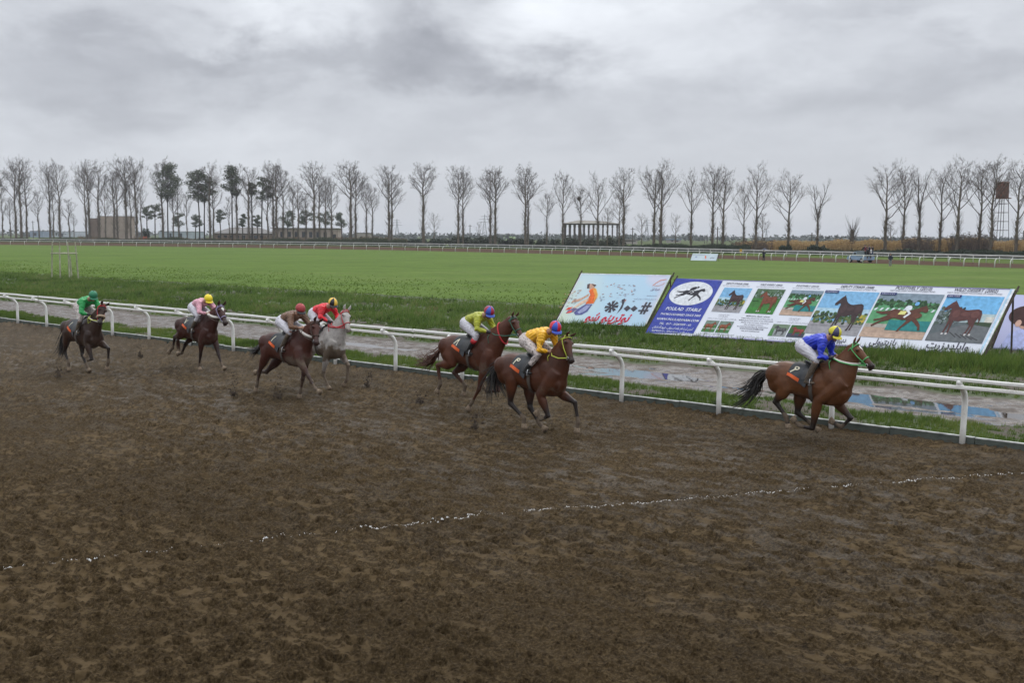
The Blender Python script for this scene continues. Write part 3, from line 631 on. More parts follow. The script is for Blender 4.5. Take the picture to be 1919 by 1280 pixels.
def pic(P, x0, y0, x1, y1, kind, par, cap=None):
    w, h = x1-x0, y1-y0; X_ = lambda t: x0+t*w; Y_ = lambda t: y0+t*h
    rg = random.Random(int((x0+kind)*100)); br, bd_, blk = (.075, .030, .020), (.14, .045, .025), (.022, .016, .016)
    def horse(pts_, bx, by, bw, bh, c_, l=5, flip=False, hi=None):
        P.poly([(bx+(1-px_ if flip else px_)*bw, by+py_*bh) for px_, py_ in pts_], c_, l)
        fx = (lambda t: 1-t) if flip else (lambda t: t)
        if hi:
            P.ell(bx+fx(.82)*bw, by+.60*bh, bw*.10, bh*.10, hi, l+1); P.ell(bx+fx(.36)*bw, by+.60*bh, bw*.09, bh*.12, hi, l+1); P.ell(bx+fx(.58)*bw, by+.60*bh, bw*.12, bh*.06, hi, l+1)
    def foliage(ya, yb, xa, xb, n, cols):
        for i in range(n*3):
            px_ = rg.uniform(xa, xb); py_ = rg.uniform(ya, yb); rr_ = rg.uniform(.012, .034)
            P.ell(min(max(X_(px_), x0+rr_*w), x1-rr_*w), min(max(Y_(py_), y0+rr_*h), y1-rr_*h*1.3), w*rr_, h*rr_*1.2, rg.choice(cols), 3+rg.random(), 7)
    if kind == 0:      # dark horse, hedge, blue sky
        P.rect(x0, y0, x1, y1, (.20, .42, .66), 1); P.rect(x0, Y_(.38), x1, Y_(.60), (.38, .55, .66), 1.4); P.rect(x0, y0, x1, Y_(.30), (.30, .29, .31), 2); P.rect(x0, Y_(.18), x1, Y_(.22), (.24, .23, .25), 2.4)
        foliage(.26, .50, .0, 1., 60, [(.02, .04, .02), (.04, .09, .03), (.07, .13, .04), (.13, .16, .06)]); foliage(.32, .46, .85, 1., 8, [(.45, .33, .05), (.25, .3, .06)])
        horse(HS, X_(.30), Y_(.10), w*.58, h*.82, (.045, .026, .028), 5, hi=(.065, .036, .038))
    elif kind == 1:    # bay horse on green grass
        P.rect(x0, y0, x1, y1, (.05, .17, .04), 1); P.rect(x0, Y_(.62), x1, y1, (.09, .15, .09), 2); foliage(.64, .93, 0, 1, 50, [(.02, .06, .02), (.05, .11, .04), (.10, .17, .09), (.3, .36, .38)])
        P.rect(x0, y0, x1, Y_(.25), (.045, .20, .035), 2); horse(HS, X_(.24), Y_(.06), w*.66, h*.86, (.16, .045, .025), 5, hi=(.20, .06, .033)); P.stroke([(X_(.05), Y_(.5)), (X_(.25), Y_(.52))], h*.02, (.02, .02, .02), 3)
        for q in (.37, .44, .80, .86): P.rect(X_(q), Y_(.06), X_(q+.03), Y_(.12), (.6, .6, .6), 7)
    elif kind == 2:    # racing
        P.rect(x0, y0, x1, y1, (.10, .30, .14), 1); P.rect(x0, Y_(.80), x1, y1, (.20, .26, .32), 2); foliage(.68, .84, 0, 1, 46, [(.015, .05, .02), (.03, .09, .03), (.05, .12, .05)])
        for q in range(11): P.poly([(X_(.02+q*.09), Y_(.60)), (X_(.055+q*.09), Y_(.60)), (X_(.08+q*.09), Y_(.66)), (X_(.045+q*.09), Y_(.66))], (.62, .68, .70), 3)
        P.rect(x0, y0, x1, Y_(.24), (.42, .30, .23), 2); P.rect(X_(.0), Y_(.22), x1, Y_(.30), (.40, .36, .32), 3); P.rect(X_(.35), Y_(.17), x1, Y_(.40), (.02, .20, .20), 3.5)
        P.rect(x0, y0, x1, Y_(.10), (.48, .34, .26), 2.5)
        horse(HG, X_(.12), Y_(.14), w*.76, h*.62, (.10, .035, .022), 6, hi=(.13, .047, .029)); P.ell(X_(.56), Y_(.67), w*.055, h*.06, (.70, .74, .80), 8, 12, .5); P.ell(X_(.66), Y_(.77), w*.035, h*.045, (.16, .40, .70), 9, 10)
        P.poly([(X_(.44), Y_(.52)), (X_(.55), Y_(.52)), (X_(.56), Y_(.60)), (X_(.46), Y_(.60))], (.75, .72, .25), 8); P.stroke([(X_(.55), Y_(.63)), (X_(.62), Y_(.55)), (X_(.56), Y_(.46))], h*.04, (.70, .72, .75), 9)
    elif kind == 3:    # bay horse before a wall on tarmac
        P.rect(x0, y0, x1, y1, (.16, .42, .70), 1); P.rect(x0, Y_(.42), x1, Y_(.62), (.40, .50, .52), 1.5); P.rect(x0, y0, x1, Y_(.42), (.10, .12, .13), 2)
        foliage(.36, .72, .0, .42, 46, [(.02, .03, .03), (.04, .06, .05), (.07, .10, .08), (.14, .17, .18)]); P.poly([(x0, y0), (x1, y0), (x1, Y_(.40)), (X_(.5), Y_(.36)), (x0, Y_(.12))], (.13, .14, .15), 4.2)
        P.poly([(X_(.55), Y_(.40)), (x1, Y_(.34)), (x1, Y_(.44)), (X_(.6), Y_(.44))], (.035, .06, .03), 4.4)
        for q in range(5): P.stroke([(X_(.36+.1*q), Y_(.20-.02*q)), (X_(.5+.1*q), Y_(.1-.01*q))], h*.018, (.05, .05, .055), 4.8)
        P.rect(X_(.86), Y_(.44), x1, Y_(.56), (.60, .58, .52), 4.5); horse(HS, X_(.06), Y_(.15), w*.72, h*.74, (.09, .032, .03), 6, hi=(.13, .05, .045))
        for q in (.22, .29, .62, .70): P.rect(X_(q), Y_(.14), X_(q+.035), Y_(.18), (.6, .58, .58), 7)
    elif kind == 4:
        P.rect(x0, y0, x1, y1, (.06, .19, .06), 1); P.rect(x0, Y_(.6), x1, y1, (.16, .22, .18), 2); P.rect(x0, Y_(.28), x1, Y_(.33), (.55, .58, .55), 2.4); horse(HS, X_(.1), Y_(.06), w*.8, h*.85, (.20, .06, .03), 4, True, hi=(.30, .10, .05))
    elif kind == 5:
        P.rect(x0, y0, x1, y1, (.30, .32, .33), 1); P.rect(x0, Y_(.55), x1, y1, (.16, .22, .15), 2); P.poly([(x0, y0), (X_(.25), y0), (X_(.2), Y_(.6)), (x0, Y_(.6))], (.07, .20, .06), 2.4); horse(HS, X_(.16), Y_(.08), w*.75, h*.84, (.06, .06, .065), 4, hi=(.12, .12, .125))
    elif kind == 6:
        P.rect(x0, y0, x1, y1, (.04, .12, .03), 1); P.rect(x0, y0, x1, Y_(.32), (.05, .06, .09), 2); horse(HS, X_(.12), Y_(.12), w*.76, h*.76, (.20, .035, .03), 4, hi=(.30, .06, .05))
    if cap: P.rect(x0, Y_(.945), X_(.26), y1, (.02, .03, .14), 9); P.text(cap, X_(.13), Y_(.957), h*.026, (.7, .72, .8), 10, width=w*.21)
    P.done('printed_picture', par)

A = Vector((4.97, 36.87, 0)); B = Vector((14.49, 30.46, 0))
whm = M_('white_banner_cloth', (.70, .72, .80), .5, var=.03, scale=1.5)
r2, P2, Wd, Hh = banner('banner', A, B, Vector((1.21, .64, 2.01)), whm, 'long leaning white and blue banner of a horse stable with horse photographs and dates')
# the panel on blue ground; widths follow the picture (crop 5 and 6)
bl = (.045, .065, .34); tx = (.72, .74, .80)
bw = Wd*.162; P2.poly([(0, 0), (bw, .10), (bw, Hh*.98), (0, Hh)], bl, 1)
P2.done('blue_panel', r2)
P2.ell(bw*.485, Hh*.735, bw*.445, Hh*.215, (.68, .70, .74), 2, 40); P2.done('white_oval', r2)
hx, hy, hw, hh = bw*.20, Hh*.60, bw*.56, Hh*.24
P2.poly([(hx+x*hw, hy+y*hh) for x, y in HG], (.03, .03, .04), 3)
P2.ell(hx+hw*.52, hy+hh*.92, hw*.13, hh*.13, (.03, .03, .04), 3.5, 12, .5); P2.ell(hx+hw*.67, hy+hh*1.04, hw*.045, hh*.07, (.03, .03, .04), 3.8, 10); P2.stroke([(hx+hw*.42, hy+hh*.62), (hx+hw*.50, hy+hh*.78), (hx+hw*.60, hy+hh*.66), (hx+hw*.50, hy+hh*.56)], .02, (.68, .7, .74), 5)
P2.done('horse_emblem', r2)
cxp = bw*.515
for t, yv, h_, w_ in (('POULAD  STABLE', .425, .135, .74), ('THOROUGHBRED SINCE 2000', .335, .085, .86), ('WWW.POULADFARM.COM', .243, .095, .90), ('TEL.  017 - 33287059 - 60', .165, .085, .68)):
    P2.text(t, cxp, Hh*yv, h_, tx, 3, width=bw*w_, slant=.12, bold=.012)
P2.text('آدرس ثبت نام: جاده اسبدوانی - فروشگاه اشکان', cxp, Hh*.095, .095, tx, 3, width=bw*.86, fa=True, bold=.01)
P2.text('رحیم باقری: ۰۹۳۶۸۸۱۵۰۵۰ - ۰۹۱۱۳۷۶۲۲۵۷', cxp, Hh*.03, .09, tx, 3, width=bw*.84, fa=True, bold=.01); P2.done('blue_panel_lettering', r2)
tk = (.06, .055, .09)
# six pictures: fractions of the width
u_ = lambda t: Wd*t
# small trio
for x0, x1, k in ((.180, .272, 0), (.290, .378, 1), (.398, .495, 2)): pic(P2, u_(x0), Hh*.44, u_(x1), Hh*.865, k, r2)
for x0, x1, k in ((.500, .655, 0), (.660, .832, 2), (.840, .985, 3)): pic(P2, u_(x0), Hh*.165, u_(x1), Hh*.875, k, r2, {0: 'CALIFORNIA', 2: 'KENTUCKY', 3: 'NEW YORK'}[k])
for x0, x1, k in ((.182, .225, 4), (.229, .272, 4), (.398, .450, 5), (.454, .505, 6)): pic(P2, u_(x0), Hh*.085, u_(x1), Hh*.285, k, r2)
for t, x, y, h_, w_ in (('DEPUTY STRIKER (2008)', .215, .925, .07, .072), ('WILD DESERT (2002)', .325, .925, .07, .070), ('POSITIVELY (2010)', .438, .925, .07, .068), ('DEPUTY STRIKER (2008)', .585, .93, .10, .095), ('POSITIVELY (2010)', .742, .935, .13, .098), ('WILD DESERT (2002)', .905, .935, .12, .112)):
    P2.text(t, u_(x), Hh*y, h_, tk, 2, width=u_(w_), slant=.15, bold=.012)
    P2.text('WEST SIDED DESERT RACEHORSE OF DESERT WIND', u_(x), Hh*(y-.032), h_*.42, tk, 2, width=u_(w_*1.25))
for i, t in enumerate(['Millionaire classic winner', 'Graded stakes placed at two and three years old', 'Multiple graded stakes winner of one million dollars', 'Winner of the turf classic stakes at six', 'Sire of stakes winners', 'Sire of NORTHERN DANCER and MR. PROSPECTOR line', 'WWW.POULADFARM.COM', 'TEL 017 33287059-60']):
    P2.text(t, u_(.338), Hh*(.385-.036*i), .055 if i == 0 or i == 6 else .04, tk, 2, width=u_([.075, .10, .108, .088, .06, .098, .075, .058][i]), bold=.014)
for x in (.228, .452):
    P2.text('سیلمی اصیل ترکمن', u_(x), Hh*.385, .05, tk, 2, width=u_(.035), fa=True); P2.text('مادیان های خارجی', u_(x), Hh*.355, .05, tk, 2, width=u_(.03), fa=True); P2.text('برای کشش از سیلمی های ثبت شده در سازمان', u_(x), Hh*.315, .05, tk, 2, width=u_(.095), fa=True)
P2.text('آدرس: جاده اسبدوانی گنبد کاووس - فروشگاه اسب', u_(.24), Hh*.05, .05, tk, 2, width=u_(.11), fa=True, bold=.01); P2.text('مادیان های ایرانی و ترکمن', u_(.345), Hh*.035, .05, tk, 2, width=u_(.085), fa=True); P2.text('مادیان های ایرانی و ترکمن', u_(.455), Hh*.04, .05, tk, 2, width=u_(.10), fa=True)
P2.done('black_lettering', r2)
for t, x, h_, w_ in (('دیپوتی استرایکر', .585, .20, .095), ('پازیتیولی', .735, .24, .072), ('وایلددزرت', .905, .26, .108)): P2.text(t, u_(x), Hh*.055, h_, tk, 2, width=u_(w_), fa=True, bold=.02)
P2.done('large_lettering', r2)
P2.rect(bw, 0, Wd, .045, (.30, .28, .46), 1); P2.rect(0, Hh-.03, Wd, Hh, (.22, .20, .40), .6); P2.rect(u_(.989), 0, Wd, Hh, (.45, .62, .78), 1); P2.rect(u_(.995), 0, Wd, Hh, (.74, .75, .80), 2); P2.done('border', r2)

# --- third banner, cut by the right edge of the view
A = Vector((15.72, 32.36, 0)); B = A + Vector((4.1, -2.75, 0))
r3, P3, Wd, Hh = banner('banner', A, B, Vector((.86, .55, 1.74)), M_('lilac_print', (.52, .53, .78), .5, var=.04, scale=1.2), 'pale lilac banner with the head of a dark-haired boy at the right edge')
P3.ell(.62, 1.25, .52, .38, (.055, .022, .02), 2, 26); P3.ell(.84, .98, .38, .27, (.55, .33, .25), 1, 20); P3.ell(.46, .96, .09, .13, (.62, .38, .30), 3, 14)
P3.done('printed_head', r3); P3.poly([(.18, .06), (2.3, .06), (2.2, .6), (1.7, .86), (.75, .84), (.30, .58)], (.46, .50, .80), 1); P3.stroke([(.95, .82), (1.15, .5), (1.05, .15)], .03, (.25, .27, .5), 2); P3.done('printed_shirt', r3)
P3.rect(0, 0, Wd, .03, (.2, .2, .35), 1); P3.done('border', r3)
# --- small banner on the far rail
A = at(1294, 488.5); B = at(1342, 489.5); A.z = B.z = -.05
r4, P4, Wd, Hh = banner('banner', A, B, Vector((.35, .25, 1.05)), M_('far_banner_cloth', (.58, .66, .74), .5, var=.08, scale=1), 'small pale blue and white banner hung on the far white rail')
P4.text('همراه اول', Wd*.82, Hh*.35, .22, (.1, .1, .16), 2, width=.7, fa=True, bold=.03); P4.ell(Wd*.55, Hh*.5, .12, .28, (.8, .25, .15), 2, 12, .4); P4.rect(0, Hh*.8, Wd*.5, Hh*.86, (.3, .3, .4), 2); P4.rect(Wd*.15, Hh*.4, Wd*.22, Hh*.6, (.35, .4, .6), 2); P4.done('lettering', r4)
# ================================================================== HORSES
TR = np.array([  # x, top, bottom, half width  (x from the middle of the body, for a horse of 1.5 m)
 (-.80, 1.20, 1.02, .07), (-.77, 1.29, .92, .15), (-.68, 1.385, .84, .225), (-.55, 1.44, .82, .265), (-.42, 1.455, .83, .27), (-.26, 1.435, .85, .245), (-.10, 1.405, .82, .25),
 (.08, 1.395, .77, .268), (.24, 1.42, .73, .262), (.38, 1.47, .705, .232), (.50, 1.455, .70, .215), (.62, 1.37, .715, .205), (.72, 1.27, .765, .175), (.79, 1.17, .84, .125), (.83, 1.08, .93, .06)])
def tr_at(x):
    return [np.interp(x, TR[:, 0], TR[:, i]) for i in (1, 2, 3)]
coat_cache = {}
def coat(name, col, hi, points=(.018, .012, .010), mudc=(.115, .085, .06), dapple=0.0):
    g = NT(name); k_, md, _, _ = g.mask()
    n = g.noise(3.2, 4, .55); n2 = g.noise(60, 3, .6); c = g.ramp(n, (.32, col), (.68, hi))
    if dapple: c = g.mix(g.math('MULTIPLY', g.ramp(g.noise(9, 3, .5), (.48, 0.), (.62, 1.)), dapple), c, (.20, .19, .18))
    c = g.mix(k_, c, points); sp_ = g.ramp(g.math('ADD', g.math('MULTIPLY', md, .9), g.math('MULTIPLY', g.noise(14, 5, .7), .55)), (.62, 0.), (.86, 1.))
    c = g.mix(sp_, c, mudc); g.base(g.mix(1., c, g.ramp(n2, (.3, .82), (.7, 1.12)), 'MULTIPLY'))
    g.rough(g.mix(sp_, (.42,)*3, (.8,)*3)); g.b.inputs['Specular IOR Level'].default_value = .32
    g.bump(g.math('ADD', g.noise(7, 3), g.math('MULTIPLY', n2, .12)), .012, .7); return g.m
hoof_m = M_('hoof_horn', (.055, .042, .034), .6, var=.4, scale=30); hoofmud_m = M_('hoof_mud', (.19, .14, .095), .85, var=.35, scale=40)
eye_m = M_('eye_dark', (.008, .006, .005), .08); nost_m = M_('nostril', (.012, .008, .008), .6)
hair_bk = M_('black_horse_hair', (.014, .011, .010), .45, var=.4, scale=20); hair_rd = M_('chestnut_horse_hair', (.085, .032, .018), .45, var=.4, scale=20); hair_gy = M_('grey_horse_hair', (.34, .32, .28), .6, var=.4, scale=20)
black_l = M_('black_saddle_leather', (.014, .014, .016), .38, var=.3, scale=15, bump=.002); cloth_m = M_('saddle_cloth_dark', (.030, .034, .040), .6, var=.3, scale=12, bump=.003, bscale=60)
orange_m = M_('orange_cloth', (.62, .10, .015), .6, var=.12, scale=15); cream_m = M_('cream_number', (.66, .62, .48), .7, var=.15, scale=20); steel_m = M_('stirrup_steel', (.45, .45, .46), .3, metal=1)

def seg_d(co, a, b):
    a = np.array(a); b = np.array(b); ab = b-a; t = np.clip(((co-a)@ab)/(ab@ab), 0, 1); return np.linalg.norm(co-(a+t[:, None]*ab), axis=1), t
def ellring(c, t, side, ra, rb, n=14):
    t = Vector(t).normalized(); side = (Vector(side)-t*Vector(side).dot(t)).normalized(); up = t.cross(side)
    return [Vector(c)+side*(ra*math.cos(2*math.pi*i/n))+up*(rb*math.sin(2*math.pi*i/n)) for i in range(n)]
def limb(mb, pts_, radii, side=(0, 1, 0)):
    """pts, (lateral radius, fore-aft radius)"""
    rr = []
    for i, p in enumerate(pts_):
        t = Vector(pts_[min(i+1, len(pts_)-1)])-Vector(pts_[max(i-1, 0)]); rr.append(ellring(p, t, side, *radii[i]))
    mb.rings(rr)
def lerp(a, b, t): return tuple(a[i]+(b[i]-a[i])*t for i in range(len(a)))

def make_horse(key, label, loc, rz, cx, legs, poll, muzzle, tail, coat_m, hair, tack, sc=1.0, zoff=0.0, pitch=0.0, yo=None):
    """legs: RH LH RF LF -> 4 joints (x, z); returns the frame used by the rider"""
    root = empty('horse', loc, rz, label=label, category='horse', group='horses galloping in the race')
    tx_ = lambda x: cx+x*.97*sc; zt = lambda z, x: z*sc+zoff+pitch*x
    mb = MB(); rr = []
    for x in np.linspace(-.80, .83, 22):
        t, b, w = tr_at(x); w *= .95; zc_ = b+(t-b)*.46; ring = []
        for j in range(20):
            a = 2*math.pi*j/20; ca, sa = math.cos(a), math.sin(a); pw = .85
            yy = w*sc*math.copysign(abs(ca)**pw, ca); z_ = zc_+(t-zc_ if sa > 0 else zc_-b)*math.copysign(abs(sa)**(1.0 if sa > 0 else .95), sa)
            ring.append(Vector((tx_(x), yy, zt(z_, x))))
        rr.append(ring)
    mb.rings(rr)
    yy0 = .135 if yo is None else yo
    P3_ = {}
    for k_, js in legs.items():
        s_ = -1 if k_[0] == 'R' else 1; y = s_*yy0
        if k_[1] == 'H':
            st, ho, fe, to = js; hip = (tx_(-.50), s_*.13, zt(1.20, -.5)); st3 = (st[0], s_*.17, st[1]); ho3 = (ho[0], y, ho[1]); fe3 = (fe[0], y, fe[1]); to3 = (to[0], y, to[1])
            hip2 = lerp(hip, st3, .5)
            pts_ = [lerp(hip, st3, -.2), hip, hip2, st3, lerp(st3, ho3, .33), lerp(st3, ho3, .66), lerp(st3, ho3, .88), ho3, lerp(ho3, fe3, .18), lerp(ho3, fe3, .5), lerp(ho3, fe3, .85), fe3, lerp(fe3, to3, .45), lerp(fe3, to3, .75)]
            rad = [(.10, .17), (.115, .235), (.12, .215), (.095, .135), (.07, .105), (.048, .068), (.038, .05), (.046, .058), (.036, .045), (.029, .034), (.031, .036), (.038, .044), (.031, .034), (.038, .042)]
            d_ = (Vector(st3)-Vector(ho3)).normalized(); e_ = (Vector(fe3)-Vector(ho3)).normalized(); back = -(d_+e_); back = back.normalized() if back.length > .05 else Vector((-1, 0, 0))
            if back.x > 0 and abs(back.x) > .3 and False: back = -back
            mb.ball(Vector(ho3)+back*.028+d_*.02, (.03, .03, .036)); mb.ball(Vector(st3)+Vector((.03, 0, -.01)), (.07, .06, .08)); mb.ball((tx_(-.60), s_*.155, zt(1.20, -.6)), (.19, .115, .19))
        else:
            elb, kn, fe, to = js; sh = (tx_(.60), s_*.13, zt(1.10, .6)); e3 = (elb[0], s_*.155, elb[1]+.03); kn3 = (kn[0], y, kn[1]); fe3 = (fe[0], y, fe[1]); to3 = (to[0], y, to[1])
            pts_ = [lerp(sh, e3, -.35), sh, lerp(sh, e3, .55), e3, lerp(e3, kn3, .3), lerp(e3, kn3, .65), lerp(e3, kn3, .88), kn3, lerp(kn3, fe3, .17), lerp(kn3, fe3, .5), lerp(kn3, fe3, .85), fe3, lerp(fe3, to3, .45), lerp(fe3, to3, .75)]
            rad = [(.075, .14), (.095, .17), (.09, .14), (.078, .105), (.062, .08), (.045, .055), (.038, .042), (.043, .046), (.033, .036), (.026, .029), (.029, .033), (.036, .042), (.029, .032), (.037, .041)]
            mb.ball((tx_(.44), s_*.155, zt(1.18, .5)), (.15, .065, .22)); mb.ball((tx_(.69), s_*.095, zt(.97, .7)), (.10, .09, .12)); mb.ball(Vector(e3)+Vector((-.05, 0, .04)), (.06, .045, .06))
        rad = [(a_*(1.0 if i_ < 4 else 1.16), b_*(1.0 if i_ < 4 else 1.2)) for i_, (a_, b_) in enumerate(rad)]
        limb(mb, pts_, rad); P3_[k_] = (ho3 if k_[1] == 'H' else kn3, fe3, to3, pts_[3])
    # neck
    pv = Vector(poll) if len(poll) == 3 else Vector((poll[0], 0, poll[1])); mv = Vector(muzzle) if len(muzzle) == 3 else Vector((muzzle[0], pv.y, muzzle[1]))
    nb = Vector((tx_(.50), 0, zt(1.20, .5))); ctrl = nb+Vector((.20, pv.y*.25, .20)); nk = []; NR = []
    npoll = pv + (mv-pv).normalized()*.03
    for i in range(9):
        t = i/8; p = nb*(1-t)**2+ctrl*2*t*(1-t)+npoll*t*t; nk.append(p)
    for i, p in enumerate(nk):
        t = i/8; tg = nk[min(i+1, 8)]-nk[max(i-1, 0)]; w_ = (.165*(1-t)**1.2+.074)*.92; h_ = (.275*(1-t)**1.1+.122)
        NR.append((p, tg.normalized(), w_, h_))
    nrings = [ellring(p, t_, (0, 1, 0), w_, h_, 18) for p, t_, w_, h_ in NR]; mb.rings(nrings)
    # head
    hd = (mv-pv); HL = hd.length; hd.normalize(); nt = NR[-1][1]; upv = (Vector((0, 0, 1))*.6+nt*-.0+Vector((hd.z*-1, 0, hd.x))*1.0); side = Vector((0, 1, 0)); side = (side-hd*side.dot(hd)).normalized(); upv = side.cross(hd) if side.cross(hd).z > 0 or side.cross(hd).x > 0 else -side.cross(hd)
    if upv.dot(Vector((.5, 0, 1))) < 0: upv = -upv
    k = HL/.57*1.10
    HS_ = [(-.10, .03, -.06, .05), (-.04, .068, -.10, .068), (.06, .078, -.135, .082), (.16, .078, -.165, .094), (.26, .074, -.168, .097), (.38, .066, -.138, .080), (.52, .056, -.100, .060), (.66, .048, -.080, .050), (.78, .046, -.078, .050), (.88, .046, -.080, .054), (.95, .036, -.074, .048), (1.0, .014, -.052, .032)]
    def hsec(t): return [np.interp(t, [q[0] for q in HS_], [q[i] for q in HS_]) for i in (1, 2, 3)]
    hr = []
    def hpt(t, th, off=0.0):
        u__, d__, w__ = hsec(t); cpt = pv+hd*(t*HL); a = math.sin(th); mid = (u__+d__)/2*k; hh = (u__-d__)/2*k
        return cpt+upv*(mid+(hh+off)*a)+side*((w__*k+off)*math.copysign(abs(math.cos(th))**.9, math.cos(th)))
    for q in HS_: hr.append([hpt(q[0], 2*math.pi*j/16) for j in range(16)])
    mb.rings(hr)
    for s_ in (-1, 1):
        mb.ball(pv+hd*(.23*HL)+side*s_*.078*k+upv*.035*k, (.035*k,)*3); mb.ball(pv+hd*(.20*HL)+side*s_*.05*k-upv*.09*k, (.075*k, .035*k, .075*k)); mb.ball(pv+hd*(.90*HL)+side*s_*.03*k+upv*.012*k, (.034*k, .026*k, .034*k))
    mb.ball(pv+hd*(.93*HL)-upv*.075*k, (.03*k, .026*k, .024*k))
    blk = tack.get('points', 1.0); mudl = tack.get('mud', .5)
    def colour(co):
        b_ = np.zeros(len(co)); md = np.zeros(len(co))
        for k_, (j1, j2, j3, j0) in P3_.items():
            d1, _ = seg_d(co, j1, j2); d2, _ = seg_d(co, j2, j3); d0, t0 = seg_d(co, j0, j1)
            lo = np.clip((.13-np.minimum(d1, d2))/.06, 0, 1); up_ = np.clip((.12-d0)/.05, 0, 1)*np.clip((t0-.35)/.5, 0, 1)
            b_ = np.maximum(b_, np.maximum(lo, up_)); md = np.maximum(md, np.clip((.12-d2)/.05, 0, 1)*.9+np.clip((.12-d1)/.05, 0, 1)*.45)
        mz = np.linalg.norm(co-np.array(mv-hd*.02), axis=1); b_ = np.maximum(b_, np.clip((.17-mz)/.09, 0, 1)*.9)
        chestm = np.clip(1-np.abs(co[:, 2]+.35*(fbm(co[:, 0]*6+co[:, 1]*5+9, co[:, 2]*7, 3, 4)-.5)-(.85*sc+zoff))/.34, 0, 1)**.7*np.clip((co[:, 0]-tx_(-.1))/.4, 0, 1)
        md = np.maximum(md, chestm*.65)*mudl*2
        bel = np.clip((.80*sc+zoff-co[:, 2]+.06)/.1, 0, 1)*.0
        return np.stack([np.clip(b_*blk+bel, 0, 1), np.clip(md, 0, 1), b_*0, b_*0+1], -1)
    remesh('body', mb, coat_m, .0155, root, 6, .55, colour)
    # hooves
    for k_, (j1, j2, j3, j0) in P3_.items():
        b = MB(); d_ = (Vector(j3)-Vector(j2)).normalized(); c = Vector(j2).lerp(Vector(j3), .72); L = .085
        fw = Vector((d_.z*-1, 0, d_.x)); fw = fw if fw.x > 0 else -fw
        b.rings([ellring(c+d_*(L*t)+fw*(.012*t), d_, (0, 1, 0), r1_, r2_, 12) for t, r1_, r2_ in ((-.15, .040, .045), (0, .045, .052), (.5, .053, .061), (1.0, .060, .071))])
        b.build('hoof', hoofmud_m if tack.get('muddy_hooves', True) else hoof_m, root, smooth=True)
    # eyes, nostrils, ears
    for s_ in (-1, 1):
        b = MB(); b.ball(pv+hd*(.235*HL)+side*s_*.103*k+upv*.030*k, .0185*k, nu=10, nv=7); b.build('eye', eye_m, root, smooth=True)
        b = MB(); b.ball(pv+hd*(.915*HL)+side*s_*.053*k+upv*.008*k, (.012*k, .010*k, .020*k), nu=8, nv=6); b.build('nostril', nost_m, root, smooth=True)
        b = MB(); e0 = pv-hd*.015+side*s_*.048*k+upv*.055*k; ed = (upv*1.0-hd*tack.get('ear', .35)+side*s_*.22).normalized(); fw = hd
        rr = []
        for t, r_ in ((0, .022), (.15, .030), (.4, .035), (.7, .024), (1, .004)):
            rr.append(ellring(e0+ed*(.135*k*t)+side*s_*(.02*math.sin(t*3)), ed, side, r_*k, r_*.5*k, 10))
        b.rings(rr); b.build('ear', coat_m if not blk > .9 else coat_m, root, smooth=True)
    # mane
    rg = random.Random(hash(key) % 999 if False else sum(map(ord, key))); b = MB()
    for i in range(150):
        t = rg.uniform(.12, 1.0)*8; i0 = min(int(t), 7); f_ = t-i0; p = NR[i0][0].lerp(NR[i0+1][0], f_); tg = NR[i0][1]; h_ = NR[i0][3]+(NR[i0+1][3]-NR[i0][3])*f_
        up_ = Vector((0, 1, 0)).cross(tg); up_ = -up_ if up_.z < 0 else up_
        c = p+up_*(h_-.02); L = rg.uniform(.06, .15); sd = rg.choice([-1, 1, 1])*rg.uniform(.2, 1)
        pts_ = [c, c+up_*.02-tg*L*.35+Vector((0, sd*.02, .0)), c-tg*L*.7+up_*rg.uniform(-.02, .03)+Vector((0, sd*.05, -.02)), c-tg*L*1.1+up_*rg.uniform(-.06, .02)+Vector((0, sd*.06, -.05))]
        b.tube(pts_, [.011, .009, .006, .002], 3)
    for i in range(14):
        c = pv+upv*.06+side*rg.uniform(-.03, .03); L = rg.uniform(.08, .14); b.tube([c-hd*.03, c+upv*.02+hd*L*.4, c+hd*L+upv*-.005], [.008, .007, .002], 3)
    b.build('mane', hair, root, smooth=True)
    # tail: core and locks
    if tail:
        T_ = [Vector((p[0], p[2] if len(p) > 2 else 0, p[1])) for p in tail['path']]; T_ = [Vector((tx_(-.76), 0, zt(1.24, -.7)))]+T_; n = len(T_)
        def tp(t):
            q = t*(n-1); i0 = min(int(q), n-2); f_ = q-i0; a, b_, c, d = T_[max(i0-1, 0)], T_[i0], T_[i0+1], T_[min(i0+2, n-1)]
            return .5*((2*b_)+(c-a)*f_+(2*a-5*b_+4*c-d)*f_*f_+(3*b_-a-3*c+d)*f_**3)
        b = MB(); fat = tail.get('fat', 1.)
        b.tube([tp(t) for t in np.linspace(0, .8, 10)], [.036*fat, .046*fat, .055*fat, .06*fat, .058*fat, .052*fat, .044*fat, .032*fat, .02*fat, .006], 8)
        for i in range(tail.get('n', 90)):
            t0 = rg.uniform(0, .45); t1 = rg.uniform(.72, 1.08); of = Vector((rg.gauss(0, 1), rg.gauss(0, 1), rg.gauss(0, 1)))*.055*fat*tail.get('spread', 1.); pts_ = []
            for j in range(7):
                t = t0+(t1-t0)*j/6; pts_.append(tp(min(t, 1.0))+(tp(1)-tp(.93))*max(0, t-1)*6+of*(.35+1.1*(j/6)**1.2)*(1 if j else .5)+Vector((0, 0, tail.get('lift', 0)*rg.random()*(j/6)**2)))
            b.tube(pts_, [.008, .010, .010, .009, .007, .005, .0015], 3)
        b.build('tail', hair, root, smooth=True)
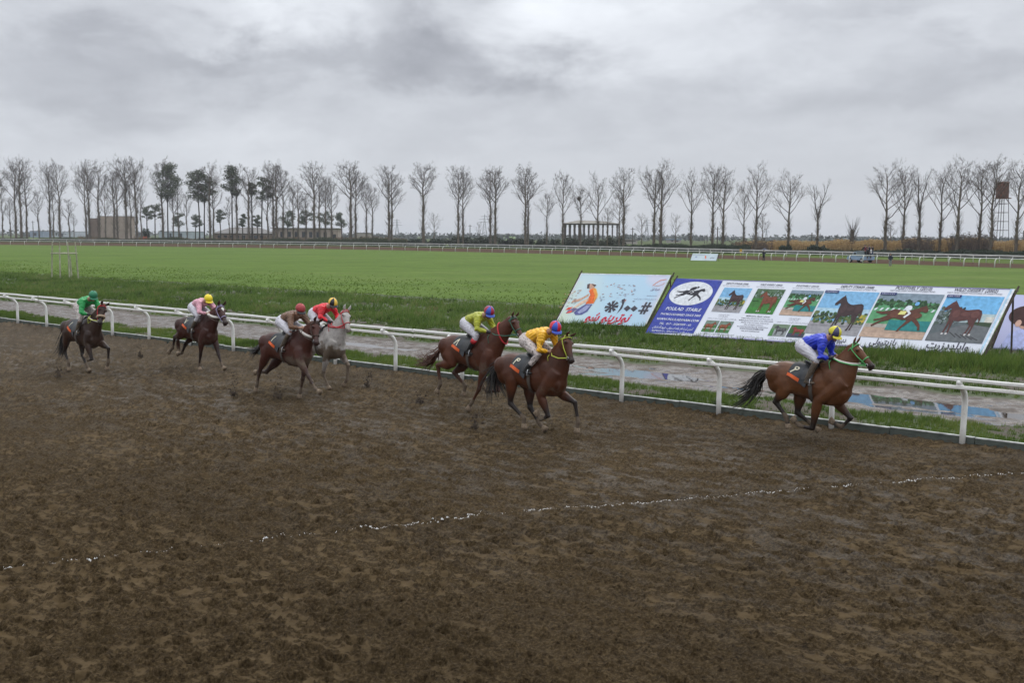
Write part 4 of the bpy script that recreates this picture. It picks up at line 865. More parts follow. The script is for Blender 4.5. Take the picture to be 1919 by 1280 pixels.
    # saddle cloth: hugs the trunk
    def surf(x, y_sign, ph, off):
        t, bt, w = tr_at(x); zc_ = bt+(t-bt)*.46; ca, sa = math.cos(ph), math.sin(ph)
        yy = y_sign*(w*sc*abs(ca)**.85+off*ca); z_ = zc_+(t-zc_ if sa > 0 else zc_-bt)*math.copysign(abs(sa)**(1.0 if sa > 0 else .95), sa)
        return Vector((tx_(x), yy, zt(z_, x)+off*sa))
    sx = tack.get('sx', .10)
    def cl(s_, a, q, off):   # a along 0 rear..1 front, q 0 top..1 hem
        x = sx-.30+(.44-.06*q)*a-.12*q; ph = math.pi/2-(math.pi/2+R(-12+16*a))*q*(.93+.07*a); return surf(x, s_, max(ph, R(-35)), off+.012*math.sin(a*9+q*5)*q)
    hem = .92
    for nm, q0, q1_, a0_, a1_, off, mt in (('saddle_cloth', 0, 1, 0, 1, .030, cloth_m),):
        b = MB(); na, nq = 12, 12
        for s_ in (-1, 1):
            g0 = [cl(s_, a0_+(a1_-a0_)*i/na, q0+(q1_-q0)*j/nq, off) for j in range(nq+1) for i in range(na+1)]; g1 = [cl(s_, a0_+(a1_-a0_)*i/na, q0+(q1_-q0)*j/nq, off-.014) for j in range(nq+1) for i in range(na+1)]
            ff = [(j*(na+1)+i, j*(na+1)+i+1, (j+1)*(na+1)+i+1, (j+1)*(na+1)+i) for j in range(nq) for i in range(na)]; b.add(g0, ff); b.add(g1, ff)
            rim = [(j*(na+1)) for j in range(nq+1)]+[nq*(na+1)+i for i in range(1, na+1)]+[j*(na+1)+na for j in range(nq-1, -1, -1)]; bi = len(b.v); b.v += [g0[i] for i in rim]+[g1[i] for i in rim]; nn = len(rim)
            for i in range(nn-1): b.f.append((bi+i, bi+i+1, bi+nn+i+1, bi+nn+i)); b.m.append(0)
        scl = b.build(nm, mt, root, smooth=True)
    for s_ in (-1, 1):
        b = MB(); na = 8; g0 = [cl(s_, .0+.62*i/na, q, .036) for q in (.86, .925, .99) for i in range(na+1)]
        b.add(g0, [(j*(na+1)+i, j*(na+1)+i+1, (j+1)*(na+1)+i+1, (j+1)*(na+1)+i) for j in range(2) for i in range(na)]); b.build('orange_strip', orange_m, scl)
    num = tack.get('num')
    if num:
        b = MB()
        for st_ in num:
            for i in range(len(st_)-1):
                (x0, y0), (x1, y1) = st_[i], st_[i+1]; L = math.hypot(x1-x0, y1-y0) or 1; nx, ny = -(y1-y0)/L*.075, (x1-x0)/L*.075; m_ = 3
                for j in range(m_):
                    ta, tb = j/m_-.04, (j+1)/m_+.04; q4 = []
                    for (tt, sg) in ((ta, 1), (tb, 1), (tb, -1), (ta, -1)):
                        xx, yy = x0+(x1-x0)*tt+nx*sg, y0+(y1-y0)*tt+ny*sg; q4.append(cl(-1, .05+xx*.36, .80-yy*.36, .038+.001*((i+j) % 3)))
                    b.add(q4, [(0, 1, 2, 3)])
        b.build('number', cream_m, scl)
    # saddle
    b = MB(); rr = []
    for t in np.linspace(0, 1, 9):
        x = sx-.16+.34*t; top, bt, w = tr_at(x); zz = zt(top, x)+.035+.07*abs(t-.45)**1.5*2; wd = (.13 if t < .5 else .10)*math.sin(math.pi*min(max(t, .08), .92))**.4
        ring = []
        for j in range(12):
            a = 2*math.pi*j/12; yv = wd*math.cos(a); ring.append(Vector((tx_(x), yv, zz+.024*math.sin(a)-.9*yv*yv*2)))
        rr.append(ring)
    b.rings(rr); sd = b.build('saddle', black_l, root, smooth=True)
    for s_ in (-1, 1):
        b = MB(); g0 = [surf(sx-.03+.20*i/5-.02*j, s_, math.pi/2-R(14+60*j/5), .045) for j in range(6) for i in range(6)]
        b.add(g0, [(j*6+i, j*6+i+1, (j+1)*6+i+1, (j+1)*6+i) for j in range(5) for i in range(5)]); b.build('saddle_flap', black_l, sd, smooth=True)
    b = MB(); x = sx+.06
    for dx in (-.035,):
        ringp = [[surf(x+dx+.07*q, (1 if math.cos(a) > 0 else -1), math.asin(max(-1, min(1, math.sin(a)))), .022) for a in np.linspace(0, 2*math.pi, 33)] for q in (0, 1)]
        b.add(ringp[0]+ringp[1], [(i, i+1, 33+i+1, 33+i) for i in range(32)])
    b.build('girth', tack.get('girth_m', M_('girth_webbing', (.07, .055, .045), .8)), root, smooth=True)
    # bridle
    bm_ = tack['bridle']; b = MB(); rs = .0085*k+.001
    b.tube([hpt(.60, a, .008) for a in np.linspace(0, 2*math.pi, 17)], rs, 6, cap=False) if tack.get('noseband', True) else None
    for s_, th_ in ((1, 0), (-1, math.pi)):
        b.tube([hpt(-.03, math.pi/2, .01), hpt(-.02, th_+s_*R(35), .012), hpt(.10, th_, .012), hpt(.40, th_-s_*R(8), .012), hpt(.76, th_-s_*R(25), .010)], rs, 6)
    b.tube([hpt(.07, a, .010) for a in np.linspace(R(-5), R(185), 13)], rs, 6); b.tube([hpt(.03, a, .014) for a in np.linspace(R(180), R(360), 11)], rs*.8, 6)
    br = b.build('bridle', bm_, root, smooth=True)
    for s_, th_ in ((1, 0), (-1, math.pi)):
        b = MB(); c = hpt(.78, th_-s_*R(25), .012); b.tube([c+hd*(.028*math.cos(a))+upv*(.028*math.sin(a)) for a in np.linspace(0, 6.283, 13)], .006, 5, cap=False); b.build('bit_ring', steel_m, br, smooth=True)
    if tack.get('nose_roll'):
        b = MB(); b.tube([hpt(.58, a, .022) for a in np.linspace(R(-40), R(220), 15)], .034, 8); b.build('nose_roll', tack['nose_roll'], br, smooth=True)
    if tack.get('blaze'):
        b = MB(); g0 = []
        for t, w_ in ((.12, .010), (.17, .030), (.22, .034), (.28, .014), (.33, .003)): g0 += [hpt(t, R(90)-w_*9, .003), hpt(t, R(90), .005), hpt(t, R(90)+w_*9, .003)]
        b.add(g0, [(3*i+j, 3*i+j+1, 3*i+4+j, 3*i+3+j) for i in range(4) for j in range(2)]); b.build('white_star', M_('white_hair', (.62, .60, .56), .7), root, smooth=True)
    def nring(t, off, a):
        q = t*8; i0 = min(int(q), 7); f_ = q-i0; p = NR[i0][0].lerp(NR[i0+1][0], f_); tg = NR[i0][1].lerp(NR[i0+1][1], f_); w_ = NR[i0][2]+(NR[i0+1][2]-NR[i0][2])*f_; h_ = NR[i0][3]+(NR[i0+1][3]-NR[i0][3])*f_
        sdv = (Vector((0, 1, 0))-tg*tg.y).normalized(); return p+sdv*((w_+off)*math.cos(a))+tg.cross(sdv)*((h_+off)*math.sin(a))
    nc = tack.get('neck')
    if nc:
        mt, t0, slope, r_ = nc; b = MB(); b.tube([nring(min(max(t0+slope*math.sin(a), .05), .98), .012, a) for a in np.linspace(0, 2*math.pi, 25)], r_, 7, cap=False); b.build('neck_strap', mt, root, smooth=True)
    # reins from bit to hands
    hands = tack['hands']
    for s_, th_, hnd in ((1, 0, hands[1]), (-1, math.pi, hands[0])):
        b = MB(); c = hpt(.78, th_-s_*R(25), .02); e = Vector(hnd); m1 = c.lerp(e, .35)+Vector((0, s_*.10, -.03)); m2 = c.lerp(e, .7)+Vector((0, s_*.13, -.02))
        b.tube([c, m1, m2, e], .010, 5); b.build('rein', tack.get('rein', bm_), root, smooth=True)
    e0, e1 = Vector(hands[0]), Vector(hands[1]); b = MB(); lp = (e0+e1)/2+Vector((-.02, -.16, -.22)); b.tube([e0, e0+Vector((-.03, -.08, -.08)), lp, lp+Vector((.06, .04, .06)), e1], .008, 5); b.build('rein_loop', tack.get('rein', bm_), root, smooth=True)
    return root, surf, tx_, zt

# ================================================================== RIDERS
skin_m = M_('skin', (.36, .20, .14), .55, var=.12, scale=20); hairp_m = M_('dark_hair', (.015, .011, .009), .6)
goggle_m = M_('goggle', (.01, .01, .012), .15); glove_bk = M_('black_glove', (.012, .012, .013), .5)
def spatter(mt, amt):
    nt = mt.node_tree; b = nt.nodes['Principled BSDF']; src = b.inputs['Base Color'].links[0].from_socket; co = nt.nodes.new('ShaderNodeTexCoord')
    n = nt.nodes.new('ShaderNodeTexNoise'); n.inputs['Scale'].default_value = 34; n.inputs['Detail'].default_value = 3; nt.links.new(co.outputs['Object'], n.inputs['Vector'])
    r = nt.nodes.new('ShaderNodeValToRGB'); r.color_ramp.elements[0].position = .68-.12*amt; r.color_ramp.elements[1].position = .74-.10*amt; nt.links.new(n.outputs['Fac'], r.inputs[0])
    mx_ = nt.nodes.new('ShaderNodeMix'); mx_.data_type = 'RGBA'; mx_.inputs[7].default_value = (.085, .060, .042, 1); nt.links.new(r.outputs[0], mx_.inputs[0]); nt.links.new(src, mx_.inputs[6]); nt.links.new(mx_.outputs[2], b.inputs['Base Color']); return mt
def silk(name, col, hi=None): return spatter(M_(name, col, .42, var=.22, scale=7, bump=.02, bscale=11), .35)
breech_m = M_('white_breeches', (.52, .51, .56), .65, var=.12, scale=8, bump=.010, bscale=14); breech_mud = M_('muddy_white_breeches', (.50, .44, .42), .7, var=.35, scale=11, bump=.010, bscale=14)
boot_bk = M_('black_boot', (.012, .012, .013), .3, var=.3, scale=14); boot_mud = M_('muddy_boot', (.075, .055, .038), .6, var=.5, scale=12)
def make_rider(key, label, root_h, J, mats, look=0.0, gloves=None):
    loc = root_h.location; rz = root_h.rotation_euler.z
    rt = empty('person', loc, rz, label=label, category='jockey', group='jockeys in the race')
    V_ = {k_: Vector(v_) for k_, v_ in J.items() if isinstance(v_, tuple)}
    hip, sh, hm = V_['hip'], V_['sh'], V_['hm']; hw, sw = .105, .175
    tor = (sh-hip).normalized(); up = Vector((0, 1, 0)).cross(tor); up = up if up.z > 0 else -up; lookM = Matrix.Rotation(look, 3, 'Z')
    fdir = (lookM @ Vector((.86, 0, -.42))).normalized(); fup = (lookM @ Vector((.42, 0, .88))).normalized(); fside = fup.cross(fdir)
    hc = hm-fup*.055; body = MB()
    FM = Matrix((fdir, fside, fup)).transposed()
    body.ball(hc, (.092, .072, .115), nu=18, nv=14, M=FM); body.ball(hc+fdir*.030-fup*.062, (.062, .052, .058), nu=14, nv=10, M=FM); body.ball(hc+fdir*.070-fup*.100, (.024, .028, .020), M=FM)
    body.rings([ellring(hc+fdir*t-fup*z, fdir, fside, a, b_, 8) for t, z, a, b_ in ((.06, .04, .016, .03), (.09, .045, .015, .024), (.112, .055, .010, .012))]); body.ball(hc+fdir*.084-fup*.084, (.012, .026, .008), M=FM)
    for s_ in (-1, 1): body.ball(hc+fside*s_*.072-fdir*.005-fup*.04, (.02, .010, .032), M=FM); body.ball(hc+fdir*.06+fside*s_*.04-fup*.055, (.024, .02, .024), M=FM)
    limb(body, [hc-fup*.06-fdir*.02, hc.lerp(sh, .55), sh], [(.055, .06), (.055, .06), (.08, .07)])
    limb(body, [hip, hip.lerp(sh, .33), hip.lerp(sh, .66), sh+tor*.03], [(.13, .09), (.125, .095), (.15, .10), (.13, .07)])
    shirt = MB(); limb(shirt, [hip-tor*.02, hip.lerp(sh, .2), hip.lerp(sh, .45), hip.lerp(sh, .75), sh, sh+tor*.05], [(.135, .105), (.155, .125), (.175, .14), (.195, .135), (.165, .11), (.085, .07)])
    shirt.ball(hip.lerp(sh, .35)+up*.05, (.17, .14, .08))
    br = MB(); br.ball(hip-tor*.03-up*.02, (.15, .165, .14)); limb(br, [hip-tor*.12, hip, hip+tor*.10], [(.13, .10), (.155, .125), (.14, .115)])
    boots = {}
    for s_, c in ((-1, 'R'), (1, 'L')):
        shp = sh+Vector((0, s_*sw, 0))-up*.02; el = V_[c+'el']; ha = V_[c+'ha']; kn = V_[c+'kn']; an = V_[c+'an']; hp = hip+Vector((0, s_*hw, -.02))
        d_ = (ha-el).normalized(); wr = ha-d_*.055
        limb(body, [shp, shp.lerp(el, .5), el, el.lerp(wr, .4), wr], [(.05, .05), (.045, .048), (.038, .04), (.036, .038), (.024, .028)], side=(0, 0, 1))
        # hand: palm, four curled fingers, thumb
        pside = Vector((0, 0, 1)); pside = (pside-d_*pside.dot(d_)).normalized(); pn = d_.cross(pside); inn = pn if pn.y*s_ < 0 else -pn
        limb(body, [wr, wr+d_*.035, ha+d_*.025], [(.024, .022), (.036, .020), (.038, .018)], side=pside)
        for i, L in enumerate((.032, .037, .035, .027)):
            b0 = ha+d_*.022+pside*(.027-.018*i); k1 = b0+d_*L*.8+inn*.012; k2 = k1+inn*.026-d_*.004; k3 = k2-d_*.022+inn*.004
            body.tube([b0-d_*.01, k1, k2, k3], [.0105, .0095, .0088, .0075], 6)
        tb = wr+d_*.025+pside*.028; body.tube([tb, tb+d_*.028+pside*.014+inn*.018, tb+d_*.042+pside*.004+inn*.036], [.012, .0105, .008], 6)
        if gloves: pass
        cuff = el.lerp(wr, .80 if not J.get('short') else .25)
        limb(shirt, [shp-Vector((0, s_*.07, 0)), shp, shp.lerp(el, .45), el, el.lerp(cuff, .5), cuff], [(.07, .075), (.085, .088), (.074, .080), (.063, .066), (.054, .058), (.037, .040)], side=(0, 0, 1))
        limb(body, [hp, hp.lerp(kn, .5), kn, kn.lerp(an, .5), an], [(.085, .09), (.07, .075), (.052, .056), (.045, .05), (.035, .04)])
        topb = kn.lerp(an, J.get('boot', .32))
        limb(br, [hp-tor*.02, hp.lerp(kn, .3), hp.lerp(kn, .7), kn, kn.lerp(topb, .6), topb], [(.105, .125), (.10, .115), (.082, .09), (.066, .072), (.056, .060), (.050, .055)])
        ft = (an-kn).normalized(); toe = an+Vector((.155, s_*.02, -.045)); heel = an+Vector((-.05, 0, -.055))
        bt = MB(); limb(bt, [topb, topb.lerp(an, .5), an, an+Vector((.01, 0, -.045))], [(.053, .058), (.048, .054), (.040, .045), (.040, .055)]); limb(bt, [heel, an+Vector((.02, 0, -.05)), an+Vector((.09, 0, -.055)), toe], [(.030, .025), (.038, .032), (.042, .026), (.024, .014)])
        remesh('boot', bt, mats['boot'], .012, rt, 2)
        b = MB(); c0 = an+Vector((.07, 0, -.09)); b.box(c0, (.05, .10, .012)); b.tube([c0+Vector((0, .052*math.cos(a), .115*math.sin(a))) for a in np.linspace(0, math.pi, 9)], .007, 5); b.tube([c0+Vector((0, 0, .11)), kn.lerp(an, .1)+Vector((0, -s_*.04, .0))], .010, 4); b.build('stirrup', steel_m, rt)
        if mats.get('cuff'):
            b = MB(); limb(b, [kn.lerp(an, J.get('boot', .32)-.10), kn.lerp(an, J.get('boot', .32)+.14)], [(.060, .065), (.058, .063)]); b.build('boot_cuff', mats['cuff'], rt, smooth=True)
        if gloves:
            b = MB(); limb(b, [wr-d_*.045, wr, wr+d_*.04, ha+d_*.02], [(.033, .036), (.031, .034), (.042, .028), (.043, .026)], side=pside); b.build('glove', gloves, rt, smooth=True)
    remesh('body', body, skin_m, .0085, rt, 2, .4)
    fold = lambda co: (np.sin(co[:, 0]*46+9*np.sin(co[:, 2]*13+co[:, 1]*9))*.0045+(fbm(co[:, 0]*14+co[:, 1]*9+5, co[:, 2]*16, 3, 7)-.5)*.022).astype(np.float32)
    remesh('silk_shirt', shirt, mats['silk'], .0125, rt, 3, .5, None, fold)
    remesh('breeches', br, mats['breeches'], .0125, rt, 3, .5, None, lambda co: (fold(co)*.55).astype(np.float32))
    b = MB(); b.ball(hc-fdir*.022-fup*.018, (.080, .078, .085), M=FM, nu=12, nv=8); b.build('hair', hairp_m, rt, smooth=True)
    # helmet: panelled cap, peak, button
    b = MB(); cM = Matrix((fdir, fside, fup)).transposed(); pan = mats['cap']; nu, nv_ = 24, 10; cc_ = hc+fup*.028; vs_ = []; fs_ = []; fm_ = []
    for i in range(nv_+1):
        ph = R(-12)+(math.pi/2-R(-12))*i/nv_
        for j in range(nu):
            a = 2*math.pi*j/nu; r3 = (.126, .108, .122); vs_.append(cc_+cM @ Vector((r3[0]*math.cos(ph)*math.cos(a), r3[1]*math.cos(ph)*math.sin(a), r3[2]*math.sin(ph)*1.0)))
    for i in range(nv_):
        for j in range(nu):
            fs_.append((i*nu+j, i*nu+(j+1) % nu, (i+1)*nu+(j+1) % nu, (i+1)*nu+j)); fm_.append(((j+1)//4) % 2 if len(pan) > 1 else 0)
    b.v = vs_; b.f = fs_+[tuple(range(nu))[::-1]]; b.m = fm_+[0]; hel = b.build('helmet', pan, rt, smooth=True)
    b = MB(); g0 = []
    for q, rr_ in ((0, 1.0), (1, 1.42)):
        for a in np.linspace(-R(62), R(62), 11): g0.append(cc_+cM @ Vector((.124*math.cos(a)*(rr_ if True else 1)+.0, .110*math.sin(a)*(1+.12*q), -.022-.018*q-.012*abs(math.sin(a)))))
    g1 = [p-fup*.010 for p in g0]; b.add(g0+g1, [(i, i+1, 12+i, 11+i) for i in range(10)]+[(22+i, 23+i, 34+i, 33+i) for i in range(10)]+[(11+i, 12+i, 34+i, 33+i) for i in range(10)]); b.build('peak', mats.get('peak', pan[-1]), hel, smooth=True)
    b = MB(); b.ball(cc_+fup*.122, (.016, .016, .010), nu=8, nv=5); b.build('button', mats.get('button', pan[0]), hel)
    b = MB(); b.tube([hc+fside*.075+fdir*.02-fup*.01, hc+fdir*.05+fside*.068-fup*.075, hc+fdir*.06-fup*.128, hc+fdir*.05-fside*.068-fup*.075, hc-fside*.075+fdir*.02-fup*.01], .005, 5); b.build('chin_strap', black_l, hel)
    b = MB(); rr = []
    for a in np.linspace(-R(75), R(75), 11): c = hc+fdir*(.088*math.cos(a)+.010)+fside*.080*math.sin(a)-fup*.018; rr.append([c+fup*.019, c+fup*.019+(fdir*math.cos(a)+fside*math.sin(a))*.012, c-fup*.019+(fdir*math.cos(a)+fside*math.sin(a))*.012, c-fup*.019])
    b.rings(rr); b.build('goggles', goggle_m, rt, smooth=True)
    if mats.get('whip'):
        ha = V_[mats['whip']]; b = MB(); b.tube([ha+Vector((.04, 0, .03)), ha, ha+Vector((-.18, -.10, .12)), ha+Vector((-.40, -.16, .20))], [.011, .010, .007, .003], 6); tag(b.build('whip', black_l, rt, smooth=True))
    return rt

HEAD = math.atan2(RD.y, RD.x)
spatter(breech_m, .45); spatter(breech_mud, .9)
Pm = lambda n, c, **k: M_(n, c, .5, **k)
red_s, green_s, lime_s, yel_s, white_s, pink_s, neon = Pm('red_webbing', (.50, .02, .03)), Pm('dark_green_webbing', (.02, .12, .08)), Pm('bright_green_webbing', (.08, .40, .12)), Pm('yellow_green_webbing', (.42, .48, .05)), M_('white_fleece', (.62, .58, .54), .9, bump=.008, bscale=60), Pm('lilac_webbing', (.32, .28, .45)), Pm('neon_yellow', (.70, .75, .05))
fleece_t = M_('tan_fleece', (.36, .27, .19), .9, bump=.01, bscale=70); brown_l = M_('brown_bridle_leather', (.05, .026, .016), .5)
bay_l = coat('bay_coat', (0.0723, 0.0254, 0.0090), (0.1368, 0.0531, 0.0206)); bay_y = coat('rich_bay_coat', (0.0449, 0.0131, 0.0058), (0.0932, 0.0298, 0.0125)); chest_o = coat('chestnut_coat', (0.0535, 0.0153, 0.0073), (0.0988, 0.0308, 0.0144), points=(.06, .024, .014))
bay_b = coat('dark_liver_coat', (0.0397, 0.0103, 0.0068), (0.0770, 0.0220, 0.0126), points=(.026, .016, .014)); bay_p = coat('dark_chestnut_coat', (0.0303, 0.0086, 0.0060), (0.0616, 0.0184, 0.0122)); bay_g = coat('dark_brown_coat', (0.0194, 0.0086, 0.0053), (0.0436, 0.0192, 0.0114)); grey_c = coat('flea_bitten_grey_coat', (.36, .335, .31), (.50, .47, .45), points=(.24, .20, .17), mudc=(.14, .105, .075), dapple=.35)
N9 = [[(.15, 0), (.55, .55)], [(.55, .55), (.85, .62), (.95, .85), (.7, 1.02), (.45, .9), (.45, .7), (.62, .58)]]
N8 = [[(.1, 0), (.55, 1.0)], [(.55, 1.), (.75, 0)]]
N2 = [[(.2, 0), (.4, .95)], [(.4, .8), (.55, .6), (.75, .62), (.8, .9)], [(.4, .9), (.6, 1.0), (.8, .9)]]
N7 = [[(.2, .95), (.5, .1)], [(.5, .1), (.75, .95)]]
N1 = [[(.35, 0), (.6, 1.)]]
RID = []
def J(hip, sh, hm, el, ha, kn, an, **k):
    ky = .235; ay = .27
    d = dict(hip=(hip[0], 0, hip[1]), sh=(sh[0], 0, sh[1]), hm=(hm[0], k.get('hy', 0), hm[1]), Rel=(el[0], -.27, el[1]), Lel=(k.get('lel', el)[0], .27, k.get('lel', el)[1]), Rha=(ha[0], -.07, ha[1]), Lha=(ha[0]+.04, .07, ha[1]+.02),
             Rkn=(kn[0], -ky, kn[1]), Lkn=(kn[0]-.02, ky, kn[1]), Ran=(an[0], -ay, an[1]), Lan=(an[0], ay, an[1]), boot=k.get('boot', .32))
    return d
def ride(key, hl, rl, px, cx, legs, poll, muz, tail, coat_, hair, tack, jj, mats, look=0., zoff=0., sc=1., yaw=0., gloves=None, pitch=0., hyaw=None):
    loc = at(*px); tack['hands'] = (jj['Rha'], jj['Lha'])
    root, *_ = make_horse(key, hl, loc, HEAD+yaw, cx, legs, poll, muz, tail, coat_, hair, tack, sc=sc, zoff=zoff, pitch=pitch)
    jj2 = dict(jj); make_rider(key, rl, root, jj2, mats, look, gloves)
ride('lead', 'light bay horse leading the race at the right, black tail streaming, bright green bridle', 'jockey in royal blue silks and yellow cap with dark panel on the leading horse', (1530, 825), -.20,
     dict(RH=[(-.56, .90), (-.76, .65), (-.54, .39), (-.49, .20)], LH=[(-.40, .82), (-.44, .44), (-.17, .27), (-.04, .16)], RF=[(.06, .74), (-.03, .23), (-.28, .25), (-.40, .36)], LF=[(.26, .71), (.57, .46), (.40, .27), (.20, .36)]),
     (.60, .02, 1.78), (1.00, -.03, 1.42), dict(path=[(-1.06, 1.14), (-1.2, 1.0), (-1.26, .85), (-1.41, .69), (-1.62, .55)], n=110, spread=1.3, lift=.0), bay_l, hair_bk,
     dict(bridle=lime_s, num=N9, blaze=True, neck=(white_s, .62, -.1, .020), sx=.10, points=1., mud=.25), J((-.30, 1.74), (.10, 1.87), (.27, 2.03), (.12, 1.56), (.26, 1.545), (.04, 1.50), (-.12, 1.14), boot=.12),
     dict(silk=silk('royal_blue_silk', (.012, .035, .50)), breeches=breech_m, boot=boot_mud, cap=[M_('cap_yellow', (.62, .55, .03), .4), M_('cap_navy', (.05, .05, .12), .4)], peak=M_('peak_yellow', (.62, .55, .03), .4)), look=R(-18), zoff=-.04, gloves=glove_bk)
ride('yellow', 'bay horse with black tail galloping beside the chestnut, yellow bridle and pricked dark ears', 'jockey in golden yellow silks and red and blue quartered cap', (1020, 811), -.33,
     dict(RH=[(-.66, .95), (-.72, .50), (-.38, .25), (-.38, .09)], LH=[(-.50, .80), (-.45, .42), (-.22, .13), (-.10, .04)], RF=[(.02, .70), (.19, .36), (.02, .27), (-.08, .38)], LF=[(.26, .72), (.60, .63), (.68, .27), (.65, .10)]),
     (.50, -.02, 1.84), (.74, -.16, 1.40), dict(path=[(-1.14, 1.16), (-1.22, 1.0), (-1.26, .85), (-1.20, .66)], n=130, fat=1.3, spread=1.5), bay_y, hair_bk,
     dict(bridle=yel_s, num=N2, sx=.10, points=1., mud=.35, ear=.1, noseband=False, rein=yel_s), J((-.42, 1.76), (.04, 1.90), (.24, 2.04), (.06, 1.60), (.20, 1.55), (.02, 1.50), (-.25, 1.20), boot=.62),
     dict(silk=silk('golden_silk', (.80, .42, .015)), breeches=breech_mud, boot=boot_bk, cap=[M_('cap_red', (.55, .01, .03), .4), M_('cap_blue', (.03, .08, .48), .4)]), look=R(-22), zoff=.0)
ride('olive', 'chestnut horse behind the yellow rider, head held high, green bridle and wispy tail', 'jockey in olive green silks with red boot cuffs and blue and maroon cap', (885, 766), -.06,
     dict(RH=[(-.45, .95), (-.88, .88), (-.80, .47), (-.90, .30)], LH=[(-.36, .90), (-.65, .72), (-.31, .45), (-.37, .26)], RF=[(.45, .82), (.30, .46), (.10, .15), (.02, .04)], LF=[(.46, .80), (.62, .44), (.30, .39), (.18, .48)]),
     (1.08, .02, 2.00), (1.38, -.03, 1.62), dict(path=[(-.98, 1.16), (-1.15, .97), (-1.32, .83), (-1.58, .78)], n=90, spread=1.5, lift=.30, fat=.8), chest_o, hair_rd,
     dict(bridle=green_s, num=N8, neck=(red_s, .66, .08, .015), sx=.10, points=.55, mud=.4, ear=.35, rein=green_s), J((-.14, 1.86), (.28, 2.0), (.47, 2.14), (.36, 1.75), (.58, 1.68), (.32, 1.60), (.10, 1.28), boot=.30),
     dict(silk=silk('olive_silk', (.34, .36, .02)), breeches=breech_m, boot=boot_bk, cuff=red_s, cap=[M_('cap_maroon', (.30, .01, .03), .4), M_('cap_blue2', (.03, .08, .42), .4)], whip='Rha'), look=R(-20), zoff=.11, gloves=glove_bk)
ride('brown', 'muddy dark liver chestnut horse beside the grey, head bowed, knotted tail', 'jockey in mud-spattered brown silks and dull red cap', (555, 743), -.33,
     dict(RH=[(-.88, .85), (-1.15, .50), (-1.26, .17), (-1.30, .05)], LH=[(-.80, .80), (-1.25, .44), (-1.52, .42), (-1.64, .40)], RF=[(.36, .80), (.62, .52), (.83, .28), (.97, .22)], LF=[(.16, .76), (.08, .40), (-.01, .10), (-.05, .0)]),
     (.66, .04, 1.72), (.92, -.14, 1.26), dict(path=[(-1.28, 1.06), (-1.42, .95), (-1.56, .90), (-1.60, .88)], n=60, fat=.75, spread=1.0), bay_b, hair_bk,
     dict(bridle=brown_l, num=N1, neck=(white_s, .62, -.12, .03), sx=.10, points=.7, mud=.5, rein=brown_l), J((-.42, 1.74), (.06, 1.88), (.21, 2.05), (.20, 1.62), (.36, 1.60), (.10, 1.50), (-.16, 1.14), boot=.10),
     dict(silk=silk('brown_silk', (.15, .075, .040)), breeches=breech_m, boot=boot_mud, cap=[M_('cap_dull_red', (.34, .035, .04), .5, var=.3, scale=20)], peak=black_l), look=R(-12), zoff=-.02)
ride('grey', 'muddy flea-bitten grey horse, the only white-headed one, with red bridle and neck strap', 'jockey in bright red silks and yellow and black cap on the grey horse', (608, 725), -.14,
     dict(RH=[(-.50, .88), (-.62, .50), (-.40, .22), (-.34, .12)], LH=[(-.60, .88), (-.85, .55), (-.95, .22), (-1.0, .10)], RF=[(.28, .76), (.12, .36), (.26, .10), (.31, .03)], LF=[(.47, .76), (.72, .58), (.66, .22), (.56, .10)]),
     (.74, .03, 1.87), (1.02, -.10, 1.42), dict(path=[(-1.0, 1.10), (-1.15, .9), (-1.25, .75)], n=50), grey_c, hair_gy,
     dict(bridle=red_s, num=N1, neck=(red_s, .55, -.25, .016), sx=.10, points=.8, mud=.75, ear=.9, rein=red_s), J((-.30, 1.82), (.14, 1.95), (.36, 2.10), (.20, 1.72), (.37, 1.60), (.06, 1.54), (-.10, 1.18)),
     dict(silk=silk('bright_red_silk', (.66, .006, .02)), breeches=breech_m, boot=boot_bk, cap=[M_('cap_gold', (.78, .50, .06), .4), M_('cap_black', (.015, .015, .02), .4)], cuff=red_s, peak=black_l), look=R(-14), zoff=.0, gloves=glove_bk)
ride('pink', 'dark chestnut horse with white star and white neck fleece, second from the left', 'jockey in pale pink silks and plain bright yellow cap', (383, 690), -.32,
     dict(RH=[(-.82, .88), (-1.18, .80), (-1.30, .48), (-1.50, .34)], LH=[(-.78, .84), (-1.08, .58), (-1.28, .30), (-1.46, .28)], RF=[(.12, .74), (.04, .38), (-.05, .07), (-.02, .0)], LF=[(.30, .74), (.48, .40), (.62, .12), (.71, .05)]),
     (.74, .04, 1.72), (1.14, -.06, 1.28), dict(path=[(-1.18, .95), (-1.24, .74), (-1.25, .56), (-1.24, .42)], n=40, fat=.55, spread=.8), bay_p, hair_rd,
     dict(bridle=pink_s, num=N7, blaze=True, neck=(white_s, .66, -.16, .036), sx=.10, points=.8, mud=.35, rein=brown_l), J((-.38, 1.72), (.08, 1.84), (.28, 1.96), (.24, 1.57), (.40, 1.53), (.12, 1.45), (-.16, 1.10), boot=.35),
     dict(silk=silk('pale_pink_silk', (.66, .33, .40)), breeches=breech_m, boot=boot_mud, cap=[M_('cap_bright_yellow', (.80, .62, .01), .4)], button=black_l), look=R(-8), zoff=-.06)
